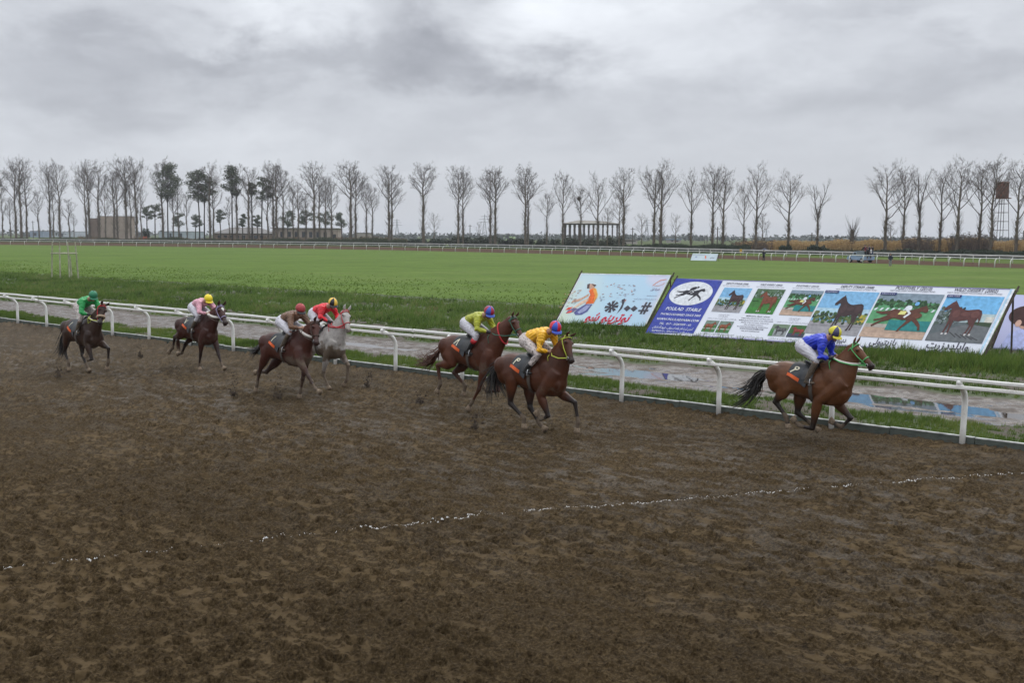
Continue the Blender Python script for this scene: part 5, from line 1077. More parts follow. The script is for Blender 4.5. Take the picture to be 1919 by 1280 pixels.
ride('green', 'dark brown horse farthest left with red bridle, tan fleece nose band and black tail', 'jockey in emerald green silks and green cap, last in the field', (160, 697), -.10,
     dict(RH=[(-.58, .90), (-.80, .50), (-.62, .20), (-.62, .03)], LH=[(-.45, .84), (-.38, .42), (-.16, .12), (-.06, .02)], RF=[(.44, .76), (.62, .40), (.42, .36), (.30, .46)], LF=[(.60, .76), (.98, .70), (.94, .33), (.86, .16)]),
     (.90, .06, 1.80), (1.10, -.14, 1.34), dict(path=[(-1.02, 1.0), (-1.15, .74), (-1.20, .50), (-1.42, .36)], n=80, fat=1.0), bay_g, hair_bk,
     dict(bridle=red_s, num=N1, nose_roll=fleece_t, neck=(white_s, .55, -.12, .016), sx=.12, points=1., mud=.35, rein=yel_s), J((-.10, 1.80), (.32, 1.94), (.56, 2.10), (.42, 1.62), (.54, 1.55), (.34, 1.50), (.14, 1.13), boot=.30),
     dict(silk=silk('emerald_silk', (.012, .30, .07)), breeches=breech_mud, boot=boot_mud, cap=[M_('cap_green', (.01, .15, .07), .5, var=.3)], button=black_l), look=R(-10), zoff=-.05, gloves=glove_bk)

# clods thrown up behind the hooves
clod_m = M_('flying_mud', (.05, .034, .022), .8)
for (px, py, h_, lab) in ((262, 668, .42, 'mud thrown up ahead of the pink jockey'), (438, 740, .55, 'column of mud thrown up beside the brown horse'), (522, 745, .5, 'mud thrown up under the brown horse'), (690, 722, .42, 'mud clods in the air right of the grey horse'),
                         (787, 752, .35, 'mud thrown up behind the chestnut horse'), (892, 800, .35, 'mud clods flying behind the bay horse with yellow bridle'), (112, 705, .3, 'mud thrown up behind the farthest left horse')):
    b = MB(); rg = random.Random(px); c = at(px, py)
    for i in range(60):
        t = rg.random()**1.3; r_ = rg.uniform(.007, .026)*(1.15-t*.6); p = c+RD*rg.gauss(0, .05+.06*t)+RN*rg.gauss(0, .05)+Vector((0, 0, t*h_-.02)); b.ball(p, (r_*rg.uniform(.6, 1.4), r_, r_*rg.uniform(.6, 1.8)), nu=5, nv=3)
    b.build('flying_mud', clod_m, None, kind='stuff', label=lab, category='mud splash')
# ================================================================== FAR RAILS
def poly_at(pxs, ys, x): return np.interp(x, pxs, ys)
fx = [p[0] for p in farpix]; fy = [p[1] for p in farpix]; ox = [p[0] for p in outpix]; oy = [p[1] for p in outpix]
def far_fence(name, label, xs_, X_, Y_, bent, seed):
    root = empty(name, at(960, poly_at(X_, Y_, 960)), label=label, category='rail'); base = root.location.copy(); rg = random.Random(seed); P_ = []
    me = None
    for x in xs_:
        q = at(x, poly_at(X_, Y_, x)); q.z = 0; P_.append(q)
    for i, q in enumerate(P_):
        t = (P_[min(i+1, len(P_)-1)]-P_[max(i-1, 0)]); an = math.atan2(t.y, t.x)
        if me is None:
            b = MB()
            if bent: b.tube([(0, 0, -.1), (0, 0, .7), (0, .05, .9), (0, .18, 1.06), (0, .36, 1.13)], [.065, .065, .065, .06, .05], 6)
            else: b.tube([(0, 0, -.1), (0, 0, 1.2)], .05, 6)
            o = b.build('post', farw, root, smooth=True); me = o.data
        else: o = bpy.data.objects.new('post', me); link(o, root)
        o.location = q-base; o.rotation_euler = (rg.uniform(-.03, .03), rg.uniform(-.03, .03), an)
    k = 4
    for i in range(0, len(P_)-1, k):
        seg = P_[i:i+k+1]; off = Vector((0, 0, 0)); t = (seg[-1]-seg[0]).normalized(); nn = Vector((-t.y, t.x, 0))*(.36 if bent else 0)
        b = MB(); b.tube([p-base+nn+Vector((0, 0, 1.15+rg.uniform(-.02, .02))) for p in seg], .075 if not bent else .065, 6); b.build('rail_bar', farw, root)
        if not bent: b = MB(); b.tube([p-base+Vector((0, 0, 1.02)) for p in seg], .045, 5); b.build('rail_bar', farw, root)
    return root
farw = M_('far_rail_paint', (.58, .58, .56), .6, var=.2, scale=.6)
def xs_between(a, b, st):
    o_ = [a]
    while o_[-1] < b: o_.append(o_[-1]+np.interp(o_[-1], [0, 480, 960, 1200, 1440, 1700, 1919], st))
    return o_
far_fence('racing_rail', 'distant white racing rail on bent posts along the far edge of the green field', xs_between(-60, 2000, [26.5, 25.5, 22.5, 20.5, 23.5, 27, 30.5]), fx, fy, True, 1)
far_fence('racing_rail', 'distant outer white rail on straight posts in front of the row of trees', xs_between(-50, 2000, [25, 24.5, 21.5, 20.5, 20.5, 22, 26]), ox, oy, False, 2)

# ================================================================== TREES
bark = NT('poplar_bark'); bc = bark.ramp(bark.noise(1.6, 5, .6, stretch=(1, 1, .4)), (.3, (.065, .052, .040)), (.7, (.165, .135, .10))); bark.base(bc); bark.rough(.9)
twig_m = M_('bare_twigs', (.075, .058, .048), .9, var=.2, scale=.5)
pine_bark = M_('pine_bark', (.05, .040, .034), .9, var=.3, scale=1); 
pn = NT('pine_needles'); r_, _, _, _ = pn.mask(); pn.base(pn.ramp(r_, (.2, (.045, .055, .034)), (.6, (.080, .098, .055)), (.95, (.13, .13, .075)))); pn.rough(.8)
def poplar_meshes(seed, H=20., crown=.48, spread=.30, fork=False, dense=1.0, sprout=1.0, angle=.74):
    """bare tree: trunk mesh and crown mesh, H metres tall"""
    rg = random.Random(seed); tr = MB(); cr = MB(); r0 = H*.0165; c0 = H*(1-crown)
    wob = [Vector((rg.gauss(0, .012)*H*t, rg.gauss(0, .012)*H*t, H*t*.97)) for t in np.linspace(0, 1, 9)]; wob[0] = Vector((0, 0, -.3))
    def tpt(z):
        t = max(0, min(.9999, z/(H*.97)))*8; i = int(t); return wob[i].lerp(wob[i+1], t-i)
    ttop = .52 if fork else 1.0
    zs = [z for z in np.linspace(0, H*.97*ttop, 10)]; tr.tube([tpt(z) if z > 0 else wob[0] for z in zs], [r0*(1.25-.2*i if i < 2 else 1)*(1-.86*(z/(H*.97)))+.02 for i, z in enumerate(zs)], 8)
    def limb_(p, d, L, r, lev):
        n = 5; pts_ = [p]; dd = d.copy()
        for i in range(n):
            dd = (dd+Vector((rg.gauss(0, .11), rg.gauss(0, .11), .13 if lev < 3 else .05+rg.gauss(0, .1)))).normalized(); pts_.append(pts_[-1]+dd*L/n)
        cr.tube(pts_, [max(r*(1-.75*i/n), .0105) for i in range(n+1)], 5 if lev == 1 else 3, cap=False)
        if lev >= 4: return
        nb = {1: int(9*dense), 2: int(5*dense), 3: 2}[lev]
        for i in range(nb):
            t = rg.uniform(.22, .98); q = t*n; i0 = min(int(q), n-1); bp = pts_[i0].lerp(pts_[i0+1], q-i0); bd = (pts_[i0+1]-pts_[i0]).normalized()
            ax = bd.orthogonal().normalized(); ax.rotate(Matrix.Rotation(rg.uniform(0, 6.28), 3, bd)); nd = (bd*.75+ax*rg.uniform(.45, .85)).normalized()
            limb_(bp, nd, L*rg.uniform(.32, .50)*(1.15-t*.35), r*(.42 if lev == 1 else .42)*(1-.4*t), lev+1)
    if fork:
        for s_ in (-1, 1): limb_(tpt(H*.5), Vector((s_*.24, rg.uniform(-.1, .1), 1)).normalized(), H*.42, r0*.62, 1)
        for i in range(int(5*dense)):
            a = rg.uniform(0, 6.28); limb_(tpt(H*rg.uniform(.42, .5)), Vector((math.cos(a)*.5, math.sin(a)*.5, .8)).normalized(), H*.2, r0*.3, 2)
    nl = int(15*dense)
    for i in range(nl if not fork else 0):
        f_ = (i+rg.random())/nl; z = c0+(H*.97-c0)*f_*.97; a = i*2.4+rg.uniform(-.4, .4); L = H*spread*1.04*(1-.60*f_)*rg.uniform(.75, 1.2)*(0.75+.9*min(f_*3, .3))
        limb_(tpt(z), Vector((math.cos(a)*angle, math.sin(a)*angle, 1-angle*.5)).normalized(), L*1.25, r0*.34*(1-.6*f_), 1)
    for i in range(int(150*sprout)):    # thin shoots standing off the bare trunk
        z = rg.uniform(H*.10, c0*1.05); a = rg.uniform(0, 6.28); L = rg.uniform(.5, 1.9)*H/20; p = tpt(z)
        d = Vector((math.cos(a)*.62, math.sin(a)*.62, .75)).normalized(); cr.tube([p, p+d*L*.5, p+d*L+Vector((0, 0, L*.25))], [.030, .022, .012], 3, cap=False)
    for i in range(5):
        z = rg.uniform(H*.2, c0); tr.ball(tpt(z)+Vector((rg.uniform(-.15, .15), rg.uniform(-.15, .15), 0)), (r0*1.1, r0*1.1, r0*1.3), nu=6, nv=4)
    def mk(mb, nm, mt):
        me = bpy.data.meshes.new(nm); me.from_pydata([tuple(p) for p in mb.v], [], mb.f); me.materials.append(mt); me.update(); return me
    return mk(tr, 'trunk', bark.m), mk(cr, 'crown', twig_m)
PV = [poplar_meshes(11, crown=.46, spread=.25), poplar_meshes(12, crown=.50, spread=.27), poplar_meshes(13, crown=.42, spread=.24, dense=1.1), poplar_meshes(14, crown=.55, spread=.30), poplar_meshes(15, crown=.55, spread=.22, sprout=.5), poplar_meshes(16, fork=True), poplar_meshes(17, crown=.58, spread=.33, dense=.95), poplar_meshes(18, crown=.62, spread=.36, dense=.8, sprout=.3, angle=.75)]
def place_tree(x, top, Z, var, label, cat='tree', group='bare poplars in the far row', rot=0., wide=1.0):
    h = (top_z(x, top, Z))/20.0; rt = empty('poplar_tree', far(x, Z, 0), rot, label=label, category=cat, group=group); rt.scale = (h*wide, h*wide, h)
    for nm, me in (('trunk', PV[var][0]), ('crown', PV[var][1])): o = bpy.data.objects.new(nm, me); link(o, rt)
    return rt
TZ = lambda x: float(np.interp(x, [-100, 0, 480, 960, 1200, 1440, 1919, 2100], [412, 403, 355, 288, 252, 222, 180, 170]))
trees = [  # picture column, top row, variant, extra depth, width, remark
 (-4, 320, 0, 0, 1., 'tall'), (9, 352, 4, 14, .8, 'thin'), (24, 372, 4, 22, .8, 'thin short'), (34, 316, 1, 3, .9, 'tall'), (44, 306, 2, 0, .95, 'thick-trunked'), (54, 330, 4, 12, .9, 'slim'), (77, 360, 4, 18, .9, 'short'), (98, 318, 3, 2, .85, 'tall'), (104, 352, 4, 16, .8, 'thin'), (116, 315, 1, 0, .9, 'tall'), (134, 374, 4, 30, 1., 'short'), (142, 402, 4, 40, .8, 'very short'),
 (165, 322, 3, 8, .8, 'leaning'), (171, 311, 0, 0, .95, 'tall'), (189, 318, 1, 2, .95, 'tall'), (201, 365, 4, 20, .8, 'short'), (217, 322, 4, 6, .9, 'slim'), (223, 330, 3, 0, .9, 'bushy-trunked'), (240, 305, 2, 0, 1.1, 'very tall'), (248, 340, 4, 16, .8, 'thin'), (259, 312, 3, 2, .95, 'tall double'), (268, 350, 4, 25, .7, 'thin'), (308, 312, 1, 0, .9, 'tall'), (327, 350, 4, 10, .8, 'slim'), (337, 345, 4, 18, .7, 'thin'), (353, 364, 4, 12, .7, 'leaning thin'), (396, 318, 1, 0, .95, 'tall'), (402, 336, 4, 14, .8, 'slim'), (432, 370, 4, 16, .7, 'thin'), (446, 318, 2, 2, .9, 'tall'), (468, 324, 0, 0, .95, 'tall'), (474, 350, 4, 14, .8, 'slim'),
 (504, 345, 4, 8, .9, 'slim'), (514, 318, 3, 2, .95, 'tall'), (520, 316, 1, 0, .95, 'tall'), (532, 326, 1, 4, .85, 'tall'), (551, 350, 4, 10, .8, 'thin'), (560, 346, 4, 6, .9, 'slim'), (574, 362, 4, 12, .9, 'short'), (590, 315, 2, 0, 1.05, 'tall'), (600, 332, 4, 8, .9, 'slim'), (611, 340, 0, 10, .8, 'slim'), (622, 345, 4, 4, .95, 'medium'), (658, 314, 2, 0, 1.2, 'thick-trunked'), (667, 330, 0, 6, .95, 'tall'), (687, 350, 1, 12, .8, 'medium'), (698, 356, 1, 10, .8, 'medium'),
 (729, 321, 0, 0, 1.05, 'dense-crowned'), (734, 330, 4, 5, .95, 'slim'), (793, 317, 2, 0, 1.2, 'wide-crowned lone'), (813, 402, 7, 50, 1.1, 'small bushy'), (858, 322, 0, 0, .95, 'tall'), (867, 330, 1, 5, .9, 'tall'), (918, 330, 0, 4, 1., 'tall'), (927, 323, 2, 0, 1.05, 'tall'), (897, 418, 7, 90, .9, 'very small pale'), (983, 322, 1, 0, 1., 'tall'), (988, 332, 0, 5, .9, 'tall'),
 (1023, 368, 1, 16, .95, 'short'), (1053, 334, 3, 0, .85, 'tall'), (1086, 358, 1, 8, .95, 'nest-bearing'), (1118, 340, 6, 0, .95, 'open-crowned'), (1136, 390, 4, 22, .9, 'short thin'), (1158, 370, 1, 10, 1., 'medium'), (1166, 326, 0, 0, 1., 'tall'), (1200, 404, 7, 40, 1., 'small spreading'), (1223, 328, 3, 4, 1.1, 'broad'), (1235, 318, 6, 0, 1.15, 'broad-crowned tall'), (1263, 404, 7, 36, .95, 'small spreading'), (1292, 336, 6, 0, .95, 'medium'), (1332, 323, 3, 2, .95, 'tall'), (1351, 329, 6, 0, 1., 'wide'), (1390, 360, 6, 8, .85, 'short'), (1413, 325, 6, 0, 1., 'tall'),
 (1424, 400, 4, 30, 1., 'short thin'), (1473, 336, 6, 0, 1.1, 'wide-crowned'), (1527, 338, 5, 0, 1., 'forked'), (1654, 322, 6, 0, 1.15, 'wide-crowned'), (1663, 415, 4, 26, 1., 'short thin'), (1687, 326, 3, 6, .95, 'slim'), (1716, 319, 5, 0, 1.0, 'forked'), (1756, 326, 6, 4, .95, 'slim'), (1788, 314, 6, 0, 1.1, 'tall broad'), (1829, 318, 3, 4, 1., 'tall'), (1851, 313, 1, 0, 1.1, 'tall thick-trunked'), (1898, 315, 6, 0, 1.05, 'tall'), (1926, 318, 3, 3, 1., 'partly cut off')]
LM = [(209, 'the brown block building'), (450, 'the low gabled house'), (573, 'the long flat-roofed building'), (1105, 'the open columned shed'), (1320, 'the small far banner'), (1612, 'the pickup truck'), (1867, 'the water tower')]
ORD = ['first', 'second', 'third', 'fourth', 'fifth', 'sixth', 'seventh', 'eighth', 'ninth', 'tenth', 'eleventh', 'twelfth', 'thirteenth', 'fourteenth', 'fifteenth']
xsort = sorted(t[0] for t in trees)
for i, (x, top, var, dz, wd, rem) in enumerate(trees):
    lx, ln = min(LM, key=lambda q: abs(q[0]-x)); side_ = 'left' if x < lx else 'right'
    k = len([q for q in xsort if (x < q < lx)]) if x < lx else len([q for q in xsort if lx <= q < x])
    lab = f"{rem} bare poplar, {ORD[min(k, 14)]} bare tree to the {side_} of {ln}"
    place_tree(x, top, TZ(x)+dz, var, lab, rot=(i*1.7) % 6.28, wide=wd)
b = MB(); rg = random.Random(3); c = far(1082, TZ(1082)-1, top_z(1082, 373, TZ(1082)-1))
for i in range(90): d = Vector((rg.gauss(0, 1), rg.gauss(0, 1), rg.gauss(0, .8))).normalized(); t_ = Vector((rg.gauss(0, 1), rg.gauss(0, 1), rg.gauss(0, 1))).normalized()*.35; b.tube([d*.38-t_, d*.45+t_], .035, 3)
b.ball((0, 0, 0), (.42, .42, .36), nu=8, nv=6); nest = b.build('bird_nest', twig_m, None, label='dark round bird nest in the bare poplar left of the open shed', category='bird nest'); nest.location = c
# stump with shoots
rt = empty('tree_stump', far(1592, 214), label='tall cut-off tree stump with thin shoots, left of the pickup truck', category='tree stump'); b = MB(); zt_ = top_z(1592, 431, 214); b.tube([(0, 0, -.2), (.05, 0, zt_*.5), (-.05, 0, zt_)], [.5, .42, .40], 8); b.build('trunk', bark.m, rt)
b = MB(); rg = random.Random(4)
for i in range(90):
    z = rg.uniform(.3, 1)*zt_; a = rg.uniform(0, 6.28); L = rg.uniform(1.2, 3.2); d = Vector((math.cos(a)*.55, math.sin(a)*.55, .85)); p = Vector((0, 0, z)); b.tube([p, p+d*L*.5, p+d*L+Vector((0, 0, L*.3))], [.035, .025, .012], 3, cap=False)
b.build('shoots', twig_m, rt)

def leafy(mb_v, mb_a, c, r, n, rg, size=.32, flat=.75):
    """n small leaf-sized faces through an ellipsoid of radii r about c"""
    d = rg.normal(size=(n, 3)); d /= np.linalg.norm(d, axis=1)[:, None]; rad = rg.rand(n)**.45; p = np.array(c)+d*rad[:, None]*np.array(r)
    u_ = rg.normal(size=(n, 3)); u_[:, 2] *= flat; u_ /= np.linalg.norm(u_, axis=1)[:, None]; w_ = rg.normal(size=(n, 3)); w_ = np.cross(u_, w_); w_ /= np.linalg.norm(w_, axis=1)[:, None]
    s_ = size*(.5+rg.rand(n))[:, None]; tri = np.stack([p-u_*s_-w_*s_*.5, p+u_*s_-w_*s_*.3, p+w_*s_], 1).reshape(-1, 3); mb_v.append(tri)
    t = np.clip(.25+.5*rg.rand(n)+.0*d[:, 2], 0, 1); mb_a.append(np.repeat(np.stack([t, t, t, t], -1), 3, 0))
def leaf_mesh(name, V_, A_, mt, parent=None, **k):
    V_ = np.concatenate(V_); A_ = np.concatenate(A_); return fastmesh(name, V_, np.arange(len(V_)).reshape(-1, 3), mt, A_, parent=parent, **k)
def pine(x, top, bot, x0, x1, Z, seed, label):
    rg = np.random.RandomState(seed); rt = empty('pine_tree', far(x, Z), label=label, category='pine', group='pines among the bare poplars'); k = Z/FPX
    zt_, zb_ = top_z(x, top, Z), top_z(x, bot, Z); w = (x1-x0)*k/2*1.15; cxo = ((x0+x1)/2-x)*k; b = MB(); b.tube([(0, 0, -.3), (.1, 0, zb_*.6), (cxo*.4, 0, zb_), (cxo, 0, zt_*.95)], [.28, .24, .2, .06], 7)
    V_, A_ = [], []; nc = max(14, int((zt_-zb_)*w/1.3))
    for i in range(nc):
        t = (i+.5)/nc; a = rg.rand()*6.28; rr_ = w*(.95*math.sin(math.pi*(.15+.75*t))**.7)*rg.uniform(.25, .85); c = (cxo+math.cos(a)*rr_, math.sin(a)*rr_*.8, zb_+(zt_-zb_)*t); s_ = max(w*rg.uniform(.28, .45), .6); leafy(V_, A_, c, (s_, s_, s_*.5), 100, rg, .21)
        b.tube([(cxo*t, 0, max(zb_*.9, c[2]-s_*1.2)), (c[0]*.6+cxo*.4, c[1]*.6, c[2]-.4), c], [.10, .07, .03], 4, cap=False)
    b.build('trunk', pine_bark, rt, smooth=True); leaf_mesh('crown', V_, A_, pn.m, rt); return rt
for i, (x, top, bot, x0, x1, dz, lab) in enumerate([(317, 310, 372, 296, 346, 0, 'tall dark pine with an irregular crown between the brown block and the gabled house'), (376, 322, 374, 350, 398, 0, 'dark round-crowned pine above the gabled house, left of its pair'), (385, 330, 378, 372, 408, 6, 'second dark pine right beside the round-crowned one over the gabled house'),
      (437, 314, 366, 420, 459, 0, 'dense dark pine at the right end of the gabled house'), (492, 335, 374, 479, 516, 0, 'short-crowned dark pine left of the long flat-roofed building'), (0, 322, 358, -14, 10, 4, 'dark pine cut by the left edge of the view'), (474, 344, 366, 462, 486, 8, 'small tuft-crowned pine just right of the dense dark pine'),
      (278, 388, 410, 268, 290, 60, 'small umbrella pine at the right of the brown block, left of its pair'), (293, 384, 408, 282, 308, 58, 'small umbrella pine right of the brown block, the broader of two'), (338, 400, 424, 324, 350, 60, 'low umbrella pine between the tall pine and the gabled house'), (368, 404, 424, 358, 384, 62, 'low umbrella pine at the left end of the gabled house'),
      (415, 394, 416, 402, 426, 60, 'low umbrella pine over the middle of the gabled house'), (456, 402, 424, 446, 468, 62, 'low umbrella pine at the right end of the gabled house'), (540, 396, 424, 526, 556, 96, 'umbrella pine behind the left end of the long flat-roofed building'), (575, 396, 420, 560, 592, 98, 'umbrella pine behind the middle of the long flat-roofed building'),
      (610, 398, 420, 594, 626, 98, 'umbrella pine behind the right half of the long flat-roofed building'), (641, 400, 424, 626, 654, 90, 'umbrella pine standing free at the right end of the long flat-roofed building'), (484, 404, 424, 474, 494, 64, 'low umbrella pine just left of the long flat-roofed building')]):
    pine(x, top, bot, x0, x1, TZ(x)+dz, 40+i, lab)

# ================================================================== BUSHES, HEDGES, REEDS
def leafmat(name, c0, c1, c2, rough=.8):
    g = NT(name); r_, _, _, _ = g.mask(); g.base(g.ramp(r_, (.2, c0), (.55, c1), (.95, c2))); g.rough(rough); return g.m
hedge_m = leafmat('dark_hedge_leaves', (.010, .018, .010), (.026, .040, .022), (.050, .066, .036)); bush_m = leafmat('grey_green_bush', (.030, .036, .024), (.055, .064, .040), (.095, .10, .065)); brownb_m = leafmat('bare_brown_thicket', (.045, .032, .026), (.095, .068, .055), (.15, .115, .09))
reed_m = leafmat('dry_reeds', (.20, .12, .05), (.42, .28, .12), (.60, .43, .22))
def bush(x, top, w_px, Z, seed, mt, label, cat='bush', group=None, n=420, size=.2, name='bush'):
    rg = np.random.RandomState(seed); k = Z/FPX; h = max(.7, top_z(x, top, Z)); w = w_px*k/2; V_, A_ = [], []
    for i in range(6): leafy(V_, A_, ((rg.rand()-.5)*w*1.3, (rg.rand()-.5)*w*.6, h*rg.uniform(.25, .62)), (w*rg.uniform(.35, .6), w*.5, h*rg.uniform(.25, .40)), n//6, rg, size)
    o = leaf_mesh(name, V_, A_, mt, None, label=label, category=cat, group=group); o.location = far(x, Z, 0); return o
# thick hedge row behind the outer rail, single shrubs
rg = random.Random(21); hx = list(range(752, 1160, 15))
for i, x in enumerate(hx):
    nm_ = 'the lone wide-crowned poplar' if x < 860 else 'the pairs of tall poplars' if x < 1010 else 'the open columned shed'; w0 = [q for q in hx if (x < 860) == (q < 860) and (x < 1010) == (q < 1010)]
    bush(x+rg.uniform(-4, 4), (444 if x < 800 else 441)+rg.uniform(-2, 5), rg.uniform(22, 32), TZ(x)+30+rg.uniform(-4, 6), 100+i, bush_m if rg.random() < .5 else hedge_m, f'{ORD[min(w0.index(x), 14)]} grey-green shrub from the left in the hedge below {nm_}', group='shrubs of the hedge behind the far rail', n=900, size=.28)
for i, (x, top, w_, dz, mt, lab) in enumerate([(275, 424, 16, 40, hedge_m, 'round dark bush left of the orange object by the brown block'), (1470, 456, 26, -8, hedge_m, 'dark green bush under the wide-crowned poplar left of the forked one'), (1528, 458, 40, -8, hedge_m, 'dark green bush at the foot of the forked poplar'), (1640, 466, 36, -8, hedge_m, 'dark green bush just right of the pickup truck'),
      (1208, 460, 30, -6, hedge_m, 'low dark bush right of the open shed'), (1240, 459, 34, -6, hedge_m, 'low dark bush under the broad-crowned tall poplar'), (1290, 458, 26, -6, hedge_m, 'low dark bush left of the small far banner'), (1325, 461, 24, -5, hedge_m, 'low dark bush behind the small far banner'), (1700, 464, 34, -9, hedge_m, 'dark green bush at the left of the brown thicket'),
      (1745, 468, 36, -9, hedge_m, 'dark green bush in front of the brown thicket'), (1800, 466, 40, -9, hedge_m, 'dark green bush left of the water tower'), (1365, 458, 26, -5, hedge_m, 'low dark bush at the left end of the dry reeds'), (1610, 470, 22, -6, hedge_m, 'dark bush behind the pickup truck'), (170, 438, 12, 20, hedge_m, 'dark bush at the left corner of the brown block')]):
    bush(x, top, w_, TZ(x)+dz, 200+i, mt, lab, n=1300, size=.22)
def thicket(name, x0, x1, top0, dz, n, mt, label, cat, h_var=.35, lean=.12, wid=.05, seed=5, depth=10):
    rg = np.random.RandomState(seed); x = rg.uniform(x0, x1, n); Zc = np.array([TZ(q) for q in x])+dz+rg.rand(n)*depth; X_ = (x-959.5)/FPX*Zc
    top = top0+5*(fbm(x*.03, x*0, 3, seed)-.5)*2; hgt = (CAMH+(441+.0064*(x-960)-top)/FPX*Zc)*(1-h_var*rg.rand(n)**1.3)
    p = np.stack([X_, Zc, np.zeros(n)], -1); a = rg.rand(n)*6.28; d = np.stack([np.cos(a)*lean*hgt, np.sin(a)*lean*hgt, hgt], -1); w = wid*(.6+rg.rand(n)); s_ = np.stack([w, np.zeros(n), np.zeros(n)], -1)
    V_ = np.stack([p-s_, p+s_, p+d], 1).reshape(-1, 3); t = np.clip(.15+.7*rg.rand(n), 0, 1); A_ = np.repeat(np.stack([t]*4, -1), 3, 0)
    m2 = n; c = p[rg.randint(0, n, m2)]; ii = rg.randint(0, n, m2); tt = .45+.55*rg.rand(m2)**.6; c = p[ii]+d[ii]*tt[:, None]; a = rg.rand(m2)*6.28; L = .55*(.4+rg.rand(m2)); dd = np.stack([np.cos(a)*L, np.sin(a)*L*.5, L*.4*rg.randn(m2)], -1); up = np.stack([np.zeros(m2), np.zeros(m2), .06+.05*rg.rand(m2)], -1)
    V2 = np.stack([c-up, c+up, c+dd], 1).reshape(-1, 3); t2 = np.clip(.35+.65*rg.rand(m2), 0, 1); V_ = np.concatenate([V_, V2]); A_ = np.concatenate([A_, np.repeat(np.stack([t2]*4, -1), 3, 0)])
    return fastmesh(name, V_, np.arange(len(V_)).reshape(-1, 3), mt, A_, kind='stuff', label=label, category=cat)
thicket('dry_reeds', 1376, 1960, 449, 4, 26000, reed_m, 'wide band of tall dry ochre reeds behind the far rail at the right', 'reeds', seed=5, wid=.06)
thicket('bare_thicket', 1690, 1742, 440, 0, 650, brownb_m, 'bare brown thicket among the dry reeds right of the pickup truck', 'thicket', seed=6, lean=.25, h_var=.5, wid=.03, depth=5)
thicket('bare_thicket', 1775, 1850, 437, 1, 850, brownb_m, 'bare brown thicket left of the water tower', 'thicket', seed=7, lean=.25, h_var=.5, wid=.03, depth=5)
thicket('bare_thicket', 1368, 1440, 444, 0, 500, brownb_m, 'bare brown thicket at the left end of the dry reeds', 'thicket', seed=9, lean=.3, h_var=.6, wid=.03, depth=5)
thicket('reed_base_scrub', 1370, 1960, 468, -4, 9000, hedge_m, 'low dark scrub along the foot of the dry reeds', 'scrub', seed=8, lean=.3, h_var=.6, wid=.10, depth=6)
thicket('far_scrub', -60, 760, 446.5, -8, 16000, leafmat('dark_weeds', (.012, .020, .008), (.03, .045, .016), (.06, .07, .03)), 'low dark weeds behind the outer rail below the left trees', 'weeds', seed=10, lean=.3, h_var=.6, wid=.12, depth=14)
thicket('mid_scrub', 740, 1400, 458, -7, 12000, hedge_m, 'low dark weeds behind the outer rail below the hedge', 'weeds', seed=11, lean=.3, h_var=.6, wid=.12, depth=8)
thicket('brown_scrub', 150, 760, 444, 14, 6000, leafmat('brown_weeds', (.06, .042, .025), (.13, .09, .05), (.22, .14, .07)), 'dry brown weeds in front of the far buildings', 'weeds', seed=12, lean=.3, h_var=.6, wid=.1, depth=14)

# ================================================================== BUILDINGS
def wallmat(n, c, **k): return M_(n, c, .9, var=.14, scale=.35, **k)
dark_open = M_('dark_opening', (.02, .02, .024), .6); roofg = M_('grey_roof', (.14, .13, .125), .8, var=.2, scale=.5)
def block(name, x0, x1, top, Z, depth, label, wc, cat='building', wins=(), roof=None, par=.3, side=None, lintel=None, extra=None):
    k = Z/FPX; w = (x1-x0)*k; h = top_z((x0+x1)/2, top, Z); rt = empty(name, far((x0+x1)/2, Z), label=label, category=cat)
    b = MB(); t = .25
    b.box((0, 0, h/2-.2), (w, t, h+.4)); b.build('wall', wc, rt); b = MB(); b.box((0, depth, h/2-.2), (w, t, h+.4)); b.build('wall', wc, rt)
    b = MB(); b.box((-w/2+t/2, depth/2, h/2-.2), (t-.004, depth-t-.004, h+.39)); b.build('side_wall', side or wc, rt); b = MB(); b.box((w/2-t/2, depth/2, h/2-.2), (t-.004, depth-t-.004, h+.39)); b.build('side_wall', side or wc, rt)
    b = MB(); b.box((0, depth/2, h+.08), (w+par*2, depth+par*2, .26)); b.build('roof', roof or roofg, rt)
    for (u0, u1, z0, z1, mt) in wins:
        b = MB(); b.box((w*(u0+u1)/2-w/2, -t/2-.03, h*(z0+z1)/2), (w*(u1-u0), .06, h*(z1-z0))); fo = b.build('window', mt, rt)
    return rt
tan = wallmat('pinkish_plaster', (.33, .265, .23)); tand = wallmat('brown_plaster', (.18, .13, .11)); pal = wallmat('pale_plaster', (.34, .31, .28)); grywall = wallmat('grey_wall', (.22, .22, .23)); bluew = wallmat('blue_wall', (.12, .22, .38))
rb = block('block_building', 186, 248, 406, 440, 5, 'big plain windowless pinkish block building behind the left trees', tan, par=.05)
o = block('block_building_left_face', 170, 186, 410, 439, 5, 'dark brown side of the plain block building behind the left trees', tand, par=.05)  # left face of the same block, built as a narrow box in a darker tone
glassd = M_('dark_glass', (.03, .035, .045), .15)
block('flat_roofed_building', 512, 634, 428, 452, 9, 'long low flat-roofed tan building behind the trees at mid left', tan, wins=[(.12+.11*i, .17+.11*i, .35, .75, glassd) for i in range(7)]+[(.9, .97, 0, .6, dark_open)], par=.8)
rt = block('gabled_house', 402, 500, 438, 436, 18, 'low house with a long grey gabled roof behind the dark pines', tand, wins=[(.08+.115*i, .14+.115*i, .25, .8, glassd) for i in range(8)], par=.2)
